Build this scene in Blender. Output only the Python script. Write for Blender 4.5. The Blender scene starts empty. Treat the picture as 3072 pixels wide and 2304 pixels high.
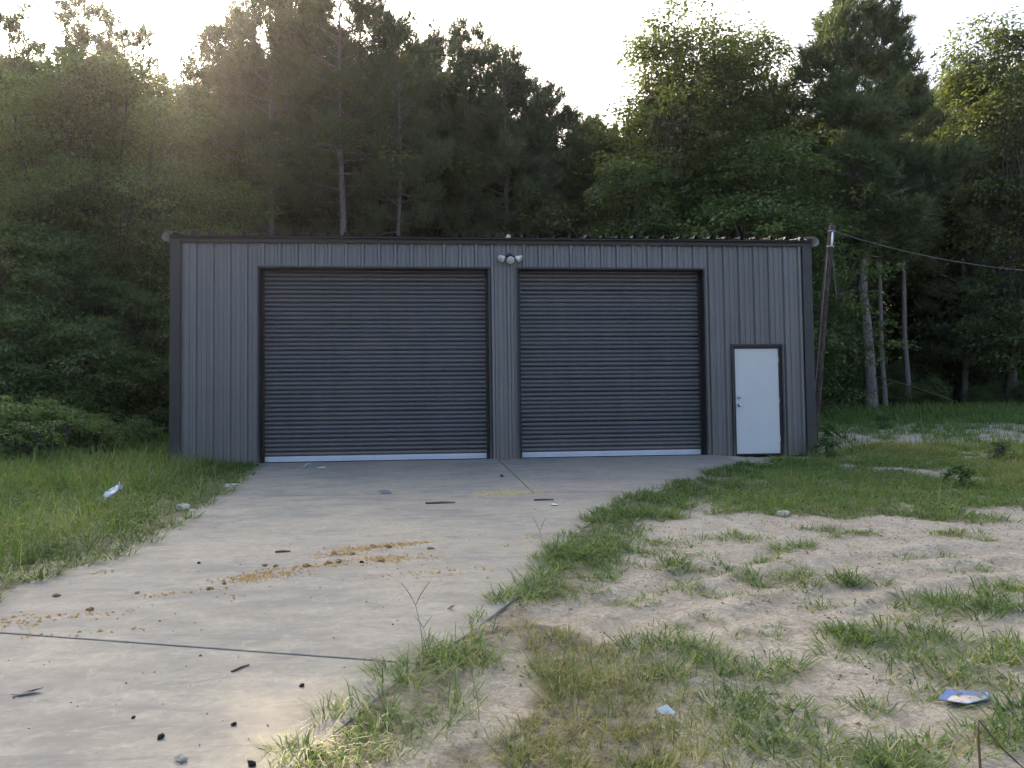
import bpy, math, random
import numpy as np
from mathutils import Vector, Matrix

# ------------------------------------------------------------------ camera, sky, sun, exposure
scn = bpy.context.scene
COL = scn.collection
R_ = math.radians

CAM = np.array([4.938, -14.238, 0.853])
YAW, PITCH, ROLL, FPX = 0.0910, 0.0398, -0.0130, 2255.0

def cam_axes():
    f = np.array([math.sin(YAW)*math.cos(PITCH), math.cos(YAW)*math.cos(PITCH), math.sin(PITCH)])
    r = np.array([math.cos(YAW), -math.sin(YAW), 0.0])
    u = np.cross(r, f)
    c, s = math.cos(ROLL), math.sin(ROLL)
    return c*r + s*u, -s*r + c*u, f
AX_R, AX_U, AX_F = cam_axes()

cd = bpy.data.cameras.new('camera')
cd.sensor_width = 36.0
cd.lens = FPX/3072.0*36.0
cd.clip_start = 0.05
cd.clip_end = 3000.0
cam = bpy.data.objects.new('camera', cd)
COL.objects.link(cam)
m = Matrix.Identity(4)
for i in range(3):
    m[i][0], m[i][1], m[i][2], m[i][3] = AX_R[i], AX_U[i], -AX_F[i], CAM[i]
cam.matrix_world = m
scn.camera = cam

VS = 3072.0/2212.0
def ray(vx, vy):
    """direction through a point of the photograph (2212 wide)"""
    d = AX_F + AX_R*((vx*VS-1536.0)/FPX) - AX_U*((vy*VS-1152.0)/FPX)
    return d/np.linalg.norm(d)

SUN = ray(345, -14)
SUN_EL = math.asin(SUN[2])
SUN_ROT = math.atan2(SUN[0], SUN[1])
SUN_STRENGTH = 2.0
SKY_STRENGTH = 0.12
EXPOSURE = 2.3

world = bpy.data.worlds.new('World')
scn.world = world
world.use_nodes = True
wn = world.node_tree
wn.nodes.clear()
wo = wn.nodes.new('ShaderNodeOutputWorld')
bg = wn.nodes.new('ShaderNodeBackground')
sky = wn.nodes.new('ShaderNodeTexSky')
sky.sky_type = 'NISHITA'
sky.sun_disc = False
sky.sun_elevation = SUN_EL
sky.sun_rotation = SUN_ROT
sky.altitude = 50.0
sky.air_density = 0.68
sky.dust_density = 6.5
sky.ozone_density = 0.35
bg.inputs['Strength'].default_value = SKY_STRENGTH
wn.links.new(sky.outputs[0], bg.inputs[0])
wn.links.new(bg.outputs[0], wo.inputs[0])

sl = bpy.data.lights.new('sun', 'SUN')
sl.energy = SUN_STRENGTH
sl.angle = R_(0.53)
sl.color = (1.0, 0.77, 0.52)
sun = bpy.data.objects.new('sun', sl)
COL.objects.link(sun)
sun.rotation_euler = Vector(tuple(SUN)).to_track_quat('Z', 'Y').to_euler()

scn.view_settings.view_transform = 'Standard'
scn.view_settings.look = 'None'
scn.view_settings.gamma = 1.0
scn.view_settings.use_curve_mapping = False
scn.view_settings.exposure = EXPOSURE
scn.cycles.use_denoising = True
scn.cycles.denoising_prefilter = 'NONE'
scn.cycles.max_bounces = 8
scn.cycles.diffuse_bounces = 4
scn.cycles.glossy_bounces = 3
scn.cycles.transmission_bounces = 4

# ------------------------------------------------------------------ helpers
RNG = np.random.default_rng(7)

def tag(o, label=None, cat=None, group=None, kind=None):
    if label: o['label'] = label
    if cat: o['category'] = cat
    if group: o['group'] = group
    if kind: o['kind'] = kind
    return o

def link(name, data, parent=None, loc=None):
    o = bpy.data.objects.new(name, data)
    COL.objects.link(o)
    if parent is not None: o.parent = parent
    if loc is not None: o.location = loc
    return o

def thing(name, label, cat, loc=(0, 0, 0), rz=0.0, group=None):
    o = link(name, None, None, loc)
    o.rotation_euler = (0, 0, rz)
    o.empty_display_size = 0.2
    return tag(o, label, cat, group)

def mesh_np(name, V, F, mat, tint=None, smooth=False):
    """V (n,3); F = list of (k,m) index arrays; tint = per-face floats"""
    V = np.asarray(V, dtype=np.float32).reshape(-1, 3)
    F = [np.asarray(f, dtype=np.int32) for f in (F if isinstance(F, list) else [F])]
    F = [f for f in F if len(f)]
    me = bpy.data.meshes.new(name)
    me.vertices.add(len(V))
    me.vertices.foreach_set('co', V.ravel())
    nl = sum(f.size for f in F)
    npoly = sum(len(f) for f in F)
    me.loops.add(nl)
    me.polygons.add(npoly)
    me.loops.foreach_set('vertex_index', np.concatenate([f.ravel() for f in F]))
    tot = np.concatenate([np.full(len(f), f.shape[1], dtype=np.int32) for f in F])
    st = np.concatenate([[0], np.cumsum(tot)[:-1]]).astype(np.int32)
    me.polygons.foreach_set('loop_start', st)
    if smooth:
        me.polygons.foreach_set('use_smooth', np.ones(npoly, dtype=bool))
    me.update(calc_edges=True)
    if tint is not None:
        a = me.attributes.new('tint', 'FLOAT', 'FACE')
        a.data.foreach_set('value', np.asarray(tint, dtype=np.float32))
    if mat is not None: me.materials.append(mat)
    return me

class MB:
    """collects boxes, tubes and prisms into one mesh"""
    def __init__(s):
        s.v = []; s.f = []
    def add(s, V, F):
        o = len(s.v)
        s.v += [tuple(map(float, p)) for p in V]
        s.f += [tuple(int(i)+o for i in f) for f in F]
        return s
    def box(s, a, b):
        x0, y0, z0 = a; x1, y1, z1 = b
        V = [(x0,y0,z0),(x1,y0,z0),(x1,y1,z0),(x0,y1,z0),(x0,y0,z1),(x1,y0,z1),(x1,y1,z1),(x0,y1,z1)]
        return s.add(V, [(0,3,2,1),(4,5,6,7),(0,1,5,4),(1,2,6,5),(2,3,7,6),(3,0,4,7)])
    def tube(s, pts, rad, n=8, cap=True):
        pts = [np.asarray(p, float) for p in pts]
        rad = [rad]*len(pts) if np.isscalar(rad) else rad
        V = []
        for i, p in enumerate(pts):
            d = pts[min(i+1, len(pts)-1)] - pts[max(i-1, 0)]
            d = d/(np.linalg.norm(d)+1e-9)
            a = np.cross(d, (0, 0, 1.0) if abs(d[2]) < .95 else (1.0, 0, 0)); a /= np.linalg.norm(a)
            b = np.cross(d, a)
            for k in range(n):
                t = 2*math.pi*k/n
                V.append(p + rad[i]*(math.cos(t)*a + math.sin(t)*b))
        F = []
        for i in range(len(pts)-1):
            for k in range(n):
                k2 = (k+1) % n
                F.append((i*n+k, i*n+k2, (i+1)*n+k2, (i+1)*n+k))
        if cap:
            F.append(tuple(range(n-1, -1, -1)))
            F.append(tuple((len(pts)-1)*n+k for k in range(n)))
        return s.add(V, F)
    def sweep(s, prof, path):
        """open 2-D profile (list of vectors already placed) along offsets in path"""
        n = len(prof)
        V = [np.asarray(p)+np.asarray(q) for q in path for p in prof]
        F = []
        for i in range(len(path)-1):
            for k in range(n-1):
                F.append((i*n+k, i*n+k+1, (i+1)*n+k+1, (i+1)*n+k))
        return s.add(V, F)
    def lathe(s, prof, origin, axis, n=14):
        axis = np.asarray(axis, float); axis /= np.linalg.norm(axis)
        a = np.cross(axis, (0, 0, 1.0) if abs(axis[2]) < .95 else (1.0, 0, 0)); a /= np.linalg.norm(a)
        b = np.cross(axis, a)
        V = []
        for (r, h) in prof:
            for k in range(n):
                t = 2*math.pi*k/n
                V.append(np.asarray(origin)+axis*h+r*(math.cos(t)*a+math.sin(t)*b))
        F = []
        for i in range(len(prof)-1):
            for k in range(n):
                k2 = (k+1) % n
                F.append((i*n+k, i*n+k2, (i+1)*n+k2, (i+1)*n+k))
        F.append(tuple(range(n-1, -1, -1)))
        F.append(tuple((len(prof)-1)*n+k for k in range(n)))
        return s.add(V, F)
    def mesh(s, name, mat, smooth=False):
        me = bpy.data.meshes.new(name)
        me.from_pydata(s.v, [], s.f)
        if smooth:
            me.polygons.foreach_set('use_smooth', np.ones(len(me.polygons), dtype=bool))
        if mat: me.materials.append(mat)
        me.update()
        return me
    def build(s, name, mat, parent=None, loc=None, smooth=False, bevel=0.0):
        o = link(name, s.mesh(name, mat, smooth), parent, loc)
        if bevel:
            b = o.modifiers.new('bevel', 'BEVEL'); b.width = bevel; b.segments = 2; b.limit_method = 'ANGLE'
        return o

def _hash(ix, iy, seed):
    h = (ix.astype(np.int64)*374761393 + iy.astype(np.int64)*668265263 + seed*1442695041) & 0xffffffff
    h = ((h ^ (h >> 13))*1274126177) & 0xffffffff
    return ((h ^ (h >> 16)) & 0xffff)/65535.0
def vnoise(x, y, sc, seed=0):
    x = np.asarray(x, float)/sc; y = np.asarray(y, float)/sc
    ix = np.floor(x); iy = np.floor(y)
    fx = x-ix; fy = y-iy
    fx = fx*fx*(3-2*fx); fy = fy*fy*(3-2*fy)
    a = _hash(ix, iy, seed); b = _hash(ix+1, iy, seed); c = _hash(ix, iy+1, seed); d = _hash(ix+1, iy+1, seed)
    return (a*(1-fx)+b*fx)*(1-fy) + (c*(1-fx)+d*fx)*fy
def sstep(a, b, x):
    t = np.clip((np.asarray(x)-a)/(b-a), 0, 1)
    return t*t*(3-2*t)
def in_poly(x, y, poly):
    x = np.asarray(x, float); y = np.asarray(y, float)
    r = np.zeros(x.shape, bool)
    n = len(poly)
    for i in range(n):
        x0, y0 = poly[i]; x1, y1 = poly[(i+1) % n]
        c = ((y0 > y) != (y1 > y))
        with np.errstate(divide='ignore', invalid='ignore'):
            r ^= c & (x < (x1-x0)*(y-y0)/((y1-y0) if y1 != y0 else 1e-9)+x0)
    return r
def d_line(x, y, pts, closed=False):
    x = np.asarray(x, float); y = np.asarray(y, float)
    best = np.full(x.shape, 1e9)
    n = len(pts)
    for i in range(n if closed else n-1):
        ax, ay = pts[i]; bx, by = pts[(i+1) % n]
        dx, dy = bx-ax, by-ay
        t = np.clip(((x-ax)*dx+(y-ay)*dy)/(dx*dx+dy*dy+1e-12), 0, 1)
        best = np.minimum(best, np.hypot(x-ax-t*dx, y-ay-t*dy))
    return best

# ------------------------------------------------------------------ ground shape
SLOPE = 0.046
def plane_z(y):
    y = np.asarray(y, float)
    return SLOPE*(np.clip(y, -30, 32)) + 0.012*np.clip(y-32, 0, 400)
def hit(vx, vy, dz=0.0):
    d = ray(vx, vy)
    t = (SLOPE*CAM[1] + dz - CAM[2])/(d[2]-SLOPE*d[1])
    p = CAM + d*t
    return (float(p[0]), float(p[1]))
def at_depth(vx, Y):
    d = ray(vx, 880)
    return float(CAM[0] + d[0]*(Y-CAM[1])/d[1])
def z_at(vx, vy, Y):
    d = ray(vx, vy)
    return float(CAM[2] + d[2]*(Y-CAM[1])/d[1])

DRIVE_L = [hit(*p) for p in ((552, 1003), (500, 1052), (432, 1098), (352, 1150), (262, 1196), (150, 1232), (60, 1262), (0, 1286), (-160, 1345), (-420, 1440))]
DRIVE_R = [hit(*p) for p in ((1610, 1000), (1585, 1012), (1520, 1036), (1425, 1062), (1340, 1092), (1262, 1140), (1205, 1195), (1170, 1262), (1105, 1302), (1030, 1360), (960, 1408), (900, 1446), (800, 1525), (680, 1625), (600, 1700))]
# carry both edges on behind the camera
def ahead(a, b, l):
    d = np.array(b)-np.array(a); d /= np.linalg.norm(d)
    return (float(b[0]+d[0]*l), float(b[1]+d[1]*l))
DRIVE_L.append(ahead(DRIVE_L[-2], DRIVE_L[-1], 7.0))
DRIVE_R.append(ahead(DRIVE_R[-3], DRIVE_R[-1], 8.0))
BASE_L, BASE_R = (DRIVE_L[0][0]-.02, -.03), (DRIVE_R[0][0]+.02, -.03)
DRIVE = [BASE_L] + DRIVE_L + DRIVE_R[::-1] + [BASE_R]

TRACKS = [[hit(*p) for p in q] for q in (
    ((1560, 1262), (1700, 1232), (1840, 1206), (2000, 1186), (2240, 1172)),
    ((1640, 1320), (1760, 1290), (1900, 1248), (2040, 1222), (2240, 1208)),
    ((1760, 1345), (1900, 1312), (2010, 1284), (2110, 1258), (2260, 1240)),
    ((1120, 1360), (1260, 1310), (1420, 1262), (1560, 1215), (1640, 1190)),
    ((1170, 1390), (1300, 1345), (1440, 1300), (1560, 1262)))]

FOREST_L = [(-40, 7), (-12, 2.6), (-6.2, 3.6), (-2.6, 5.4), (-.5, 9.5), (6, 12.5), (13.5, 13.5), (17, 15.2), (22, 15.6), (60, 11)]
def forest_edge(x):
    xs = [p[0] for p in FOREST_L]; ys = [p[1] for p in FOREST_L]
    return np.interp(x, xs, ys)

def relief(x, y):
    x = np.asarray(x, float); y = np.asarray(y, float)
    z = (vnoise(x, y, 2.6, 1)-.5)*.03 + (vnoise(x, y, .7, 2)-.5)*.012 + (vnoise(x, y, .27, 3)-.5)*.022
    z += (vnoise(x, y, .12, 13)-.5)*.018
    for k, tr in enumerate(TRACKS):
        d = d_line(x, y, tr)
        w = .13 + .05*vnoise(x, y, .8, 20+k)
        z += np.where(d < .5, -.020*np.exp(-(d/w)**4) + .011*np.exp(-((d-w-.06)/.05)**2), 0)
        tread = np.sin((x*.93 + y*.35)*2*np.pi/.19)
        z += np.where(d < w, (.006)*tread, 0)
    return z
def G(x, y):
    x = np.asarray(x, float); y = np.asarray(y, float)
    din = in_poly(x, y, DRIVE)
    dd = d_line(x, y, DRIVE, True)
    near = sstep(0.05, .8, dd)
    z = plane_z(y) + .004 + .030*(vnoise(x, y, .22, 33)-.5)*(1-near) - .036*near + relief(x, y)*(.10+.90*near)*np.where(y > 60, 0, 1)
    inside = (x > -.3) & (x < 12.5) & (y > -.25) & (y < 9.5)
    z = np.where(inside, np.minimum(z, -.06), z)
    z = np.where(din & (dd <= .16), plane_z(y)+.002+.034*(vnoise(x, y, .22, 33)-.5)-.10*sstep(.03, .16, dd), z)
    return np.where(din & (dd > .16), plane_z(y)-.14, z)

# ------------------------------------------------------------------ materials
def new_mat(name):
    mt = bpy.data.materials.new(name)
    mt.use_nodes = True
    nt = mt.node_tree
    nt.nodes.clear()
    out = nt.nodes.new('ShaderNodeOutputMaterial')
    return mt, nt, out
def nd(nt, typ, **kw):
    n = nt.nodes.new(typ)
    for k, v in kw.items():
        if k.startswith('i_'):
            n.inputs[k[2:].replace('_', ' ')].default_value = v
        else:
            setattr(n, k, v)
    return n
def ramp(nt, fac, stops):
    n = nt.nodes.new('ShaderNodeValToRGB')
    e = n.color_ramp.elements
    while len(e) > 1: e.remove(e[-1])
    e[0].position = stops[0][0]; e[0].color = (*stops[0][1], 1)
    for p, c in stops[1:]:
        k = e.new(p); k.color = (*c, 1)
    nt.links.new(fac, n.inputs[0])
    return n.outputs[0]
def noise(nt, scale, detail=4.0, rough=.6, coord='Object', vec=None, stretch=None, dist=0.0):
    n = nt.nodes.new('ShaderNodeTexNoise')
    n.inputs['Scale'].default_value = scale
    n.inputs['Detail'].default_value = detail
    n.inputs['Roughness'].default_value = rough
    n.inputs['Distortion'].default_value = dist
    if vec is None:
        tc = nt.nodes.new('ShaderNodeTexCoord' if coord == 'Object' else 'ShaderNodeNewGeometry')
        vec = tc.outputs['Object' if coord == 'Object' else 'Position']
    if stretch:
        mp = nt.nodes.new('ShaderNodeMapping')
        mp.inputs['Scale'].default_value = stretch[0]
        mp.inputs['Rotation'].default_value = stretch[1] if len(stretch) > 1 else (0, 0, 0)
        nt.links.new(vec, mp.inputs[0]); vec = mp.outputs[0]
    nt.links.new(vec, n.inputs['Vector'])
    return n.outputs['Fac']
def mixc(nt, fac, a, b, mode='MIX'):
    n = nt.nodes.new('ShaderNodeMix')
    n.data_type = 'RGBA'; n.blend_type = mode
    for sock, v in ((n.inputs[0], fac), (n.inputs[6], a), (n.inputs[7], b)):
        if isinstance(v, (int, float)): sock.default_value = v
        elif isinstance(v, tuple): sock.default_value = (*v, 1) if len(v) == 3 else v
        else: nt.links.new(v, sock)
    return n.outputs[2]
def math_(nt, op, a, b=None, c=None):
    n = nt.nodes.new('ShaderNodeMath'); n.operation = op
    for i, v in enumerate((a, b, c)):
        if v is None: continue
        if isinstance(v, (int, float)): n.inputs[i].default_value = v
        else: nt.links.new(v, n.inputs[i])
    return n.outputs[0]
def bump(nt, h, strength=.3, dist=.02):
    n = nt.nodes.new('ShaderNodeBump')
    n.inputs['Strength'].default_value = strength
    n.inputs['Distance'].default_value = dist
    nt.links.new(h, n.inputs['Height'])
    return n.outputs[0]
def principled(nt, out, color, rough=.6, metal=0.0, spec=.5, normal=None):
    p = nt.nodes.new('ShaderNodeBsdfPrincipled')
    for k, v in (('Base Color', color), ('Roughness', rough), ('Metallic', metal), ('Specular IOR Level', spec)):
        if isinstance(v, (int, float)): p.inputs[k].default_value = v
        elif isinstance(v, tuple): p.inputs[k].default_value = (*v, 1)
        else: nt.links.new(v, p.inputs[k])
    if normal is not None: nt.links.new(normal, p.inputs['Normal'])
    nt.links.new(p.outputs[0], out.inputs[0])
    return p

def mat_simple(name, c, rough=.6, metal=0.0, var=.15, scale=6.0, spec=.5, bmp=0.0):
    mt, nt, out = new_mat(name)
    n = noise(nt, scale, 5)
    lo = tuple(max(0, v*(1-var)) for v in c); hi = tuple(v*(1+var) for v in c)
    col = ramp(nt, n, [(.25, lo), (.75, hi)])
    nb = bump(nt, noise(nt, scale*7, 3), bmp, .01) if bmp else None
    principled(nt, out, col, rough, metal, spec, nb)
    return mt

def mat_painted_metal(name, c, rough, streak=True, spec=.5, metal=0.0):
    mt, nt, out = new_mat(name)
    st = noise(nt, 1.0, 5, .65, 'pos', stretch=((9, 9, .5),))
    bl = noise(nt, 1.3, 4, .6, 'pos')
    f = math_(nt, 'ADD', math_(nt, 'MULTIPLY', st, .6), math_(nt, 'MULTIPLY', bl, .4))
    col = ramp(nt, f, [(.3, tuple(v*.84 for v in c)), (.5, c), (.72, tuple(v*1.15 for v in c))])
    oi = nd(nt, 'ShaderNodeObjectInfo')
    k = math_(nt, 'MULTIPLY_ADD', oi.outputs['Random'], .14, .93)
    mx = nt.nodes.new('ShaderNodeVectorMath'); mx.operation = 'SCALE'
    nt.links.new(col, mx.inputs[0]); nt.links.new(k, mx.inputs['Scale'])
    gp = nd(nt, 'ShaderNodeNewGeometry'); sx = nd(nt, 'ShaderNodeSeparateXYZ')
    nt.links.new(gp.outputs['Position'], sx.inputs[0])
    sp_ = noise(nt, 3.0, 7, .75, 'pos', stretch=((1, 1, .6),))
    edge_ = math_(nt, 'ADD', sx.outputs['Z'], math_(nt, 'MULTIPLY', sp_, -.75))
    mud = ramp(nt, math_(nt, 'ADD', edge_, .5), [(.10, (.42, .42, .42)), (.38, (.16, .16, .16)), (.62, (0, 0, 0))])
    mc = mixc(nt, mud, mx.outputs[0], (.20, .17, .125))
    rg = math_(nt, 'MULTIPLY_ADD', f, .25, rough-.12)
    wob = noise(nt, 2.2, 2, .5, 'pos', stretch=((1, 1, .35),))
    principled(nt, out, mc, rg, metal, spec, bump(nt, wob, .10, .06))
    return mt

M = {}
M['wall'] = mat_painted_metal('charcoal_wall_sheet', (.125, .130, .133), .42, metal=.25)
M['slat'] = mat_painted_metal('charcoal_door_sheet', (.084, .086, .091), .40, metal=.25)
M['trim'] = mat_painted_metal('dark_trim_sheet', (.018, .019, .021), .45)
M['black'] = mat_simple('black_rubber', (.012, .012, .013), .6)
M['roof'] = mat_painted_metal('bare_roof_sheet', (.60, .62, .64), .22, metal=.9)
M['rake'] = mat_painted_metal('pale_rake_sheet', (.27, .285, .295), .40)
M['bar'] = mat_simple('aluminium_bar', (.50, .54, .60), .38, .15, .08, 3.0)
M['white'] = mat_simple('white_door_paint', (.51, .545, .55), .45, 0, .05, 1.6)
M['chrome'] = mat_simple('satin_nickel', (.55, .53, .50), .25, .95, .1)
M['screw'] = mat_simple('screw_heads', (.06, .06, .07), .5, .3)
M['lampshell'] = mat_simple('white_lamp_shell', (.72, .73, .72), .4, 0, .06)
M['lens'] = mat_simple('lamp_lens', (.50, .50, .44), .25, 0, .1)
M['pipe'] = mat_simple('grey_metal', (.30, .30, .33), .45, .5)
M['cable'] = mat_simple('weathered_cable', (.13, .135, .125), .6)
M['plug'] = mat_simple('cream_foam', (.62, .58, .48), .8)

def mat_concrete():
    mt, nt, out = new_mat('driveway_concrete')
    big = noise(nt, .35, 5, .55, 'pos', dist=.6)
    mid = noise(nt, 1.6, 6, .65, 'pos', stretch=((1.0, 2.2, 1), (0, 0, .35)))
    fine = noise(nt, 26, 4, .7, 'pos')
    grit = noise(nt, 150, 2, .6, 'pos')
    c1 = ramp(nt, mid, [(.36, (.166, .166, .146)), (.5, (.232, .230, .194)), (.64, (.292, .284, .228))])
    warm = ramp(nt, big, [(.46, (0, 0, 0)), (.68, (1, 1, 1))])
    c2 = mixc(nt, warm, c1, (.315, .290, .222))
    c2 = mixc(nt, math_(nt, 'MULTIPLY', ramp(nt, fine, [(.40, (0, 0, 0)), (.62, (1, 1, 1))]), .35), c2, (.15, .15, .14))
    m2 = noise(nt, 8.5, 8, .72, 'pos', dist=.5)
    c2 = mixc(nt, math_(nt, 'MULTIPLY', ramp(nt, m2, [(.44, (0, 0, 0)), (.60, (1, 1, 1))]), .38), c2, (.175, .175, .160))
    m3 = noise(nt, 5.0, 9, .78, 'pos', dist=1.2)
    c2 = mixc(nt, math_(nt, 'MULTIPLY', ramp(nt, m3, [(.54, (0, 0, 0)), (.66, (1, 1, 1))]), .40), c2, (.37, .36, .315))
    # dark smudges and pale scuffs
    sm = noise(nt, 2.3, 7, .72, 'pos', stretch=((.8, 2.6, 1), (0, 0, .25)), dist=1.0)
    dk = ramp(nt, sm, [(.52, (0, 0, 0)), (.68, (1, 1, 1))])
    c3 = mixc(nt, math_(nt, 'MULTIPLY', dk, .70), c2, (.125, .13, .135))
    sc = noise(nt, 3.4, 8, .75, 'pos', stretch=((1.0, 3.5, 1), (0, 0, -.2)), dist=1.5)
    lt = ramp(nt, sc, [(.58, (0, 0, 0)), (.72, (1, 1, 1))])
    c4 = mixc(nt, math_(nt, 'MULTIPLY', lt, .38), c3, (.46, .45, .41))
    sp = nd(nt, 'ShaderNodeTexVoronoi'); sp.inputs['Scale'].default_value = 9
    g = nd(nt, 'ShaderNodeNewGeometry'); nt.links.new(g.outputs['Position'], sp.inputs['Vector'])
    spk = ramp(nt, sp.outputs['Distance'], [(.03, (1, 1, 1)), (.075, (0, 0, 0))])
    c5 = mixc(nt, math_(nt, 'MULTIPLY', spk, .6), c4, (.13, .11, .09))
    h = math_(nt, 'ADD', math_(nt, 'MULTIPLY', fine, .6), math_(nt, 'MULTIPLY', grit, .5))
    principled(nt, out, c5, .82, 0, .3, bump(nt, h, .35, .006))
    return mt
M['concrete'] = mat_concrete()

def mat_ground():
    mt, nt, out = new_mat('sandy_soil')
    at = nd(nt, 'ShaderNodeAttribute', attribute_name='cover')
    lt = nd(nt, 'ShaderNodeAttribute', attribute_name='litter')
    big = noise(nt, .5, 5, .6, 'pos')
    mid = noise(nt, 4.5, 6, .7, 'pos')
    fine = noise(nt, 34, 5, .7, 'pos')
    grit = noise(nt, 130, 3, .7, 'pos')
    sand = ramp(nt, mid, [(.30, (.335, .305, .240)), (.5, (.455, .420, .335)), (.68, (.54, .505, .405))])
    sand = mixc(nt, math_(nt, 'MULTIPLY', big, .35), sand, (.47, .43, .345))
    db = noise(nt, 11, 8, .8, 'pos', dist=.8)
    dbm = ramp(nt, db, [(.53, (0, 0, 0)), (.60, (1, 1, 1))])
    sand = mixc(nt, math_(nt, 'MULTIPLY', dbm, .65), sand, (.20, .165, .12))
    sand = mixc(nt, math_(nt, 'MULTIPLY', ramp(nt, fine, [(.42, (0, 0, 0)), (.60, (1, 1, 1))]), .55), sand, (.25, .225, .175))
    soil = ramp(nt, fine, [(.3, (.075, .062, .042)), (.7, (.17, .145, .10))])
    cvf = math_(nt, 'MULTIPLY', at.outputs['Fac'], ramp(nt, noise(nt, 6, 6, .75, 'pos'), [(.34, (.15, .15, .15)), (.62, (1, 1, 1))]))
    sp = noise(nt, 62, 4, .75, 'pos')
    sand = mixc(nt, math_(nt, 'MULTIPLY', ramp(nt, sp, [(.55, (0, 0, 0)), (.62, (1, 1, 1))]), .6), sand, (.13, .11, .085))
    tk = nd(nt, 'ShaderNodeAttribute', attribute_name='track')
    sand = mixc(nt, math_(nt, 'MULTIPLY', tk.outputs['Fac'], .42), sand, (.23, .205, .165))
    c = mixc(nt, cvf, sand, soil)
    leaf = ramp(nt, noise(nt, 16, 6, .75, 'pos'), [(.3, (.030, .022, .013)), (.55, (.075, .052, .030)), (.75, (.12, .085, .05))])
    c = mixc(nt, lt.outputs['Fac'], c, leaf)
    h = math_(nt, 'ADD', math_(nt, 'MULTIPLY', mid, .5), math_(nt, 'ADD', math_(nt, 'MULTIPLY', fine, .45), math_(nt, 'MULTIPLY', grit, .18)))
    principled(nt, out, c, .95, 0, .15, bump(nt, h, 1.0, .05))
    return mt
M['ground'] = mat_ground()

def mat_leaf(name, dark, mid, light, trans=.35, rough=.55, spec=.35, warm=None):
    mt, nt, out = new_mat(name)
    at = nd(nt, 'ShaderNodeAttribute', attribute_name='tint')
    oi = nd(nt, 'ShaderNodeObjectInfo')
    f = math_(nt, 'ADD', math_(nt, 'MULTIPLY', at.outputs['Fac'], .82), math_(nt, 'MULTIPLY', oi.outputs['Random'], .18))
    col = ramp(nt, f, [(.1, dark), (.5, mid), (.92, light)] + ([(1.0, warm)] if warm else []))
    p = nt.nodes.new('ShaderNodeBsdfPrincipled')
    nt.links.new(col, p.inputs['Base Color'])
    p.inputs['Roughness'].default_value = rough
    p.inputs['Specular IOR Level'].default_value = spec
    tr = nt.nodes.new('ShaderNodeBsdfTranslucent')
    tc = mixc(nt, 1.0, col, (1.12, 1.15, .55), 'MULTIPLY')
    nt.links.new(tc, tr.inputs[0])
    mx = nt.nodes.new('ShaderNodeMixShader')
    mx.inputs[0].default_value = trans
    nt.links.new(p.outputs[0], mx.inputs[1]); nt.links.new(tr.outputs[0], mx.inputs[2])
    nt.links.new(mx.outputs[0], out.inputs[0])
    return mt
M['needle'] = mat_leaf('pine_needles', (.046, .072, .036), (.092, .130, .062), (.165, .190, .092), .30)
M['leaf'] = mat_leaf('broad_leaves', (.050, .092, .034), (.102, .160, .056), (.190, .225, .085), .36)
M['leaf_warm'] = mat_leaf('olive_leaves', (.060, .095, .034), (.120, .158, .056), (.21, .220, .085), .38)
M['leaf_fresh'] = mat_leaf('fresh_leaves', (.060, .120, .042), (.110, .190, .062), (.180, .265, .095), .38)
M['leaf_bush'] = mat_leaf('feathery_bush_leaves', (.10, .17, .06), (.165, .25, .09), (.23, .32, .12), .48)
M['grass'] = mat_leaf('grass_blades', (.050, .105, .028), (.130, .215, .052), (.30, .310, .110), .40, .5, .4, (.44, .36, .20))
M['grass_dry'] = mat_leaf('drying_grass_blades', (.075, .115, .035), (.20, .225, .072), (.40, .345, .165), .35, .55, .3, (.52, .43, .26))

def mat_bark(name, a, b, c):
    mt, nt, out = new_mat(name)
    n1 = noise(nt, 7, 6, .7, 'Object', stretch=((3, 3, .55),))
    vo = nd(nt, 'ShaderNodeTexVoronoi', feature='DISTANCE_TO_EDGE'); vo.inputs['Scale'].default_value = 8
    tc = nd(nt, 'ShaderNodeTexCoord'); mp = nd(nt, 'ShaderNodeMapping'); mp.inputs['Scale'].default_value = (2, 2, .6)
    nt.links.new(tc.outputs['Object'], mp.inputs[0]); nt.links.new(mp.outputs[0], vo.inputs['Vector'])
    col = ramp(nt, n1, [(.3, a), (.5, b), (.72, c)])
    ed = ramp(nt, vo.outputs['Distance'], [(.0, (1, 1, 1)), (.10, (0, 0, 0))])
    col = mixc(nt, math_(nt, 'MULTIPLY', ed, .7), col, tuple(v*.45 for v in a))
    h = math_(nt, 'ADD', n1, math_(nt, 'MULTIPLY', vo.outputs['Distance'], 1.5))
    principled(nt, out, col, .9, 0, .2, bump(nt, h, .8, .03))
    return mt
M['bark_pine'] = mat_bark('pine_bark', (.11, .098, .090), (.20, .180, .166), (.29, .265, .245))
M['bark_oak'] = mat_bark('grey_bark', (.05, .045, .038), (.10, .09, .075), (.16, .145, .12))
M['pole'] = mat_bark('weathered_pole_wood', (.042, .033, .028), (.080, .064, .054), (.13, .108, .094))
M['dung'] = mat_simple('brown_clod', (.29, .20, .10), .95, 0, .5, 22, .1, .8)
M['chip'] = mat_simple('straw_chips', (.46, .315, .13), .9, 0, .4, 40, .1)
M['yellow'] = mat_simple('yellow_sawdust', (.50, .41, .19), .95, 0, .2, 40, .1)
M['lump'] = mat_simple('black_lump', (.020, .020, .022), .7, 0, .4, 30, .3, .8)
M['stone'] = mat_simple('pale_stone', (.52, .47, .38), .9, 0, .25, 14, .2, .5)
M['stick'] = mat_simple('dry_stick', (.13, .085, .06), .9, 0, .3, 20, .1)
M['redstick'] = mat_simple('reddish_lath', (.19, .115, .09), .85, 0, .25, 12, .1)
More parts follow.
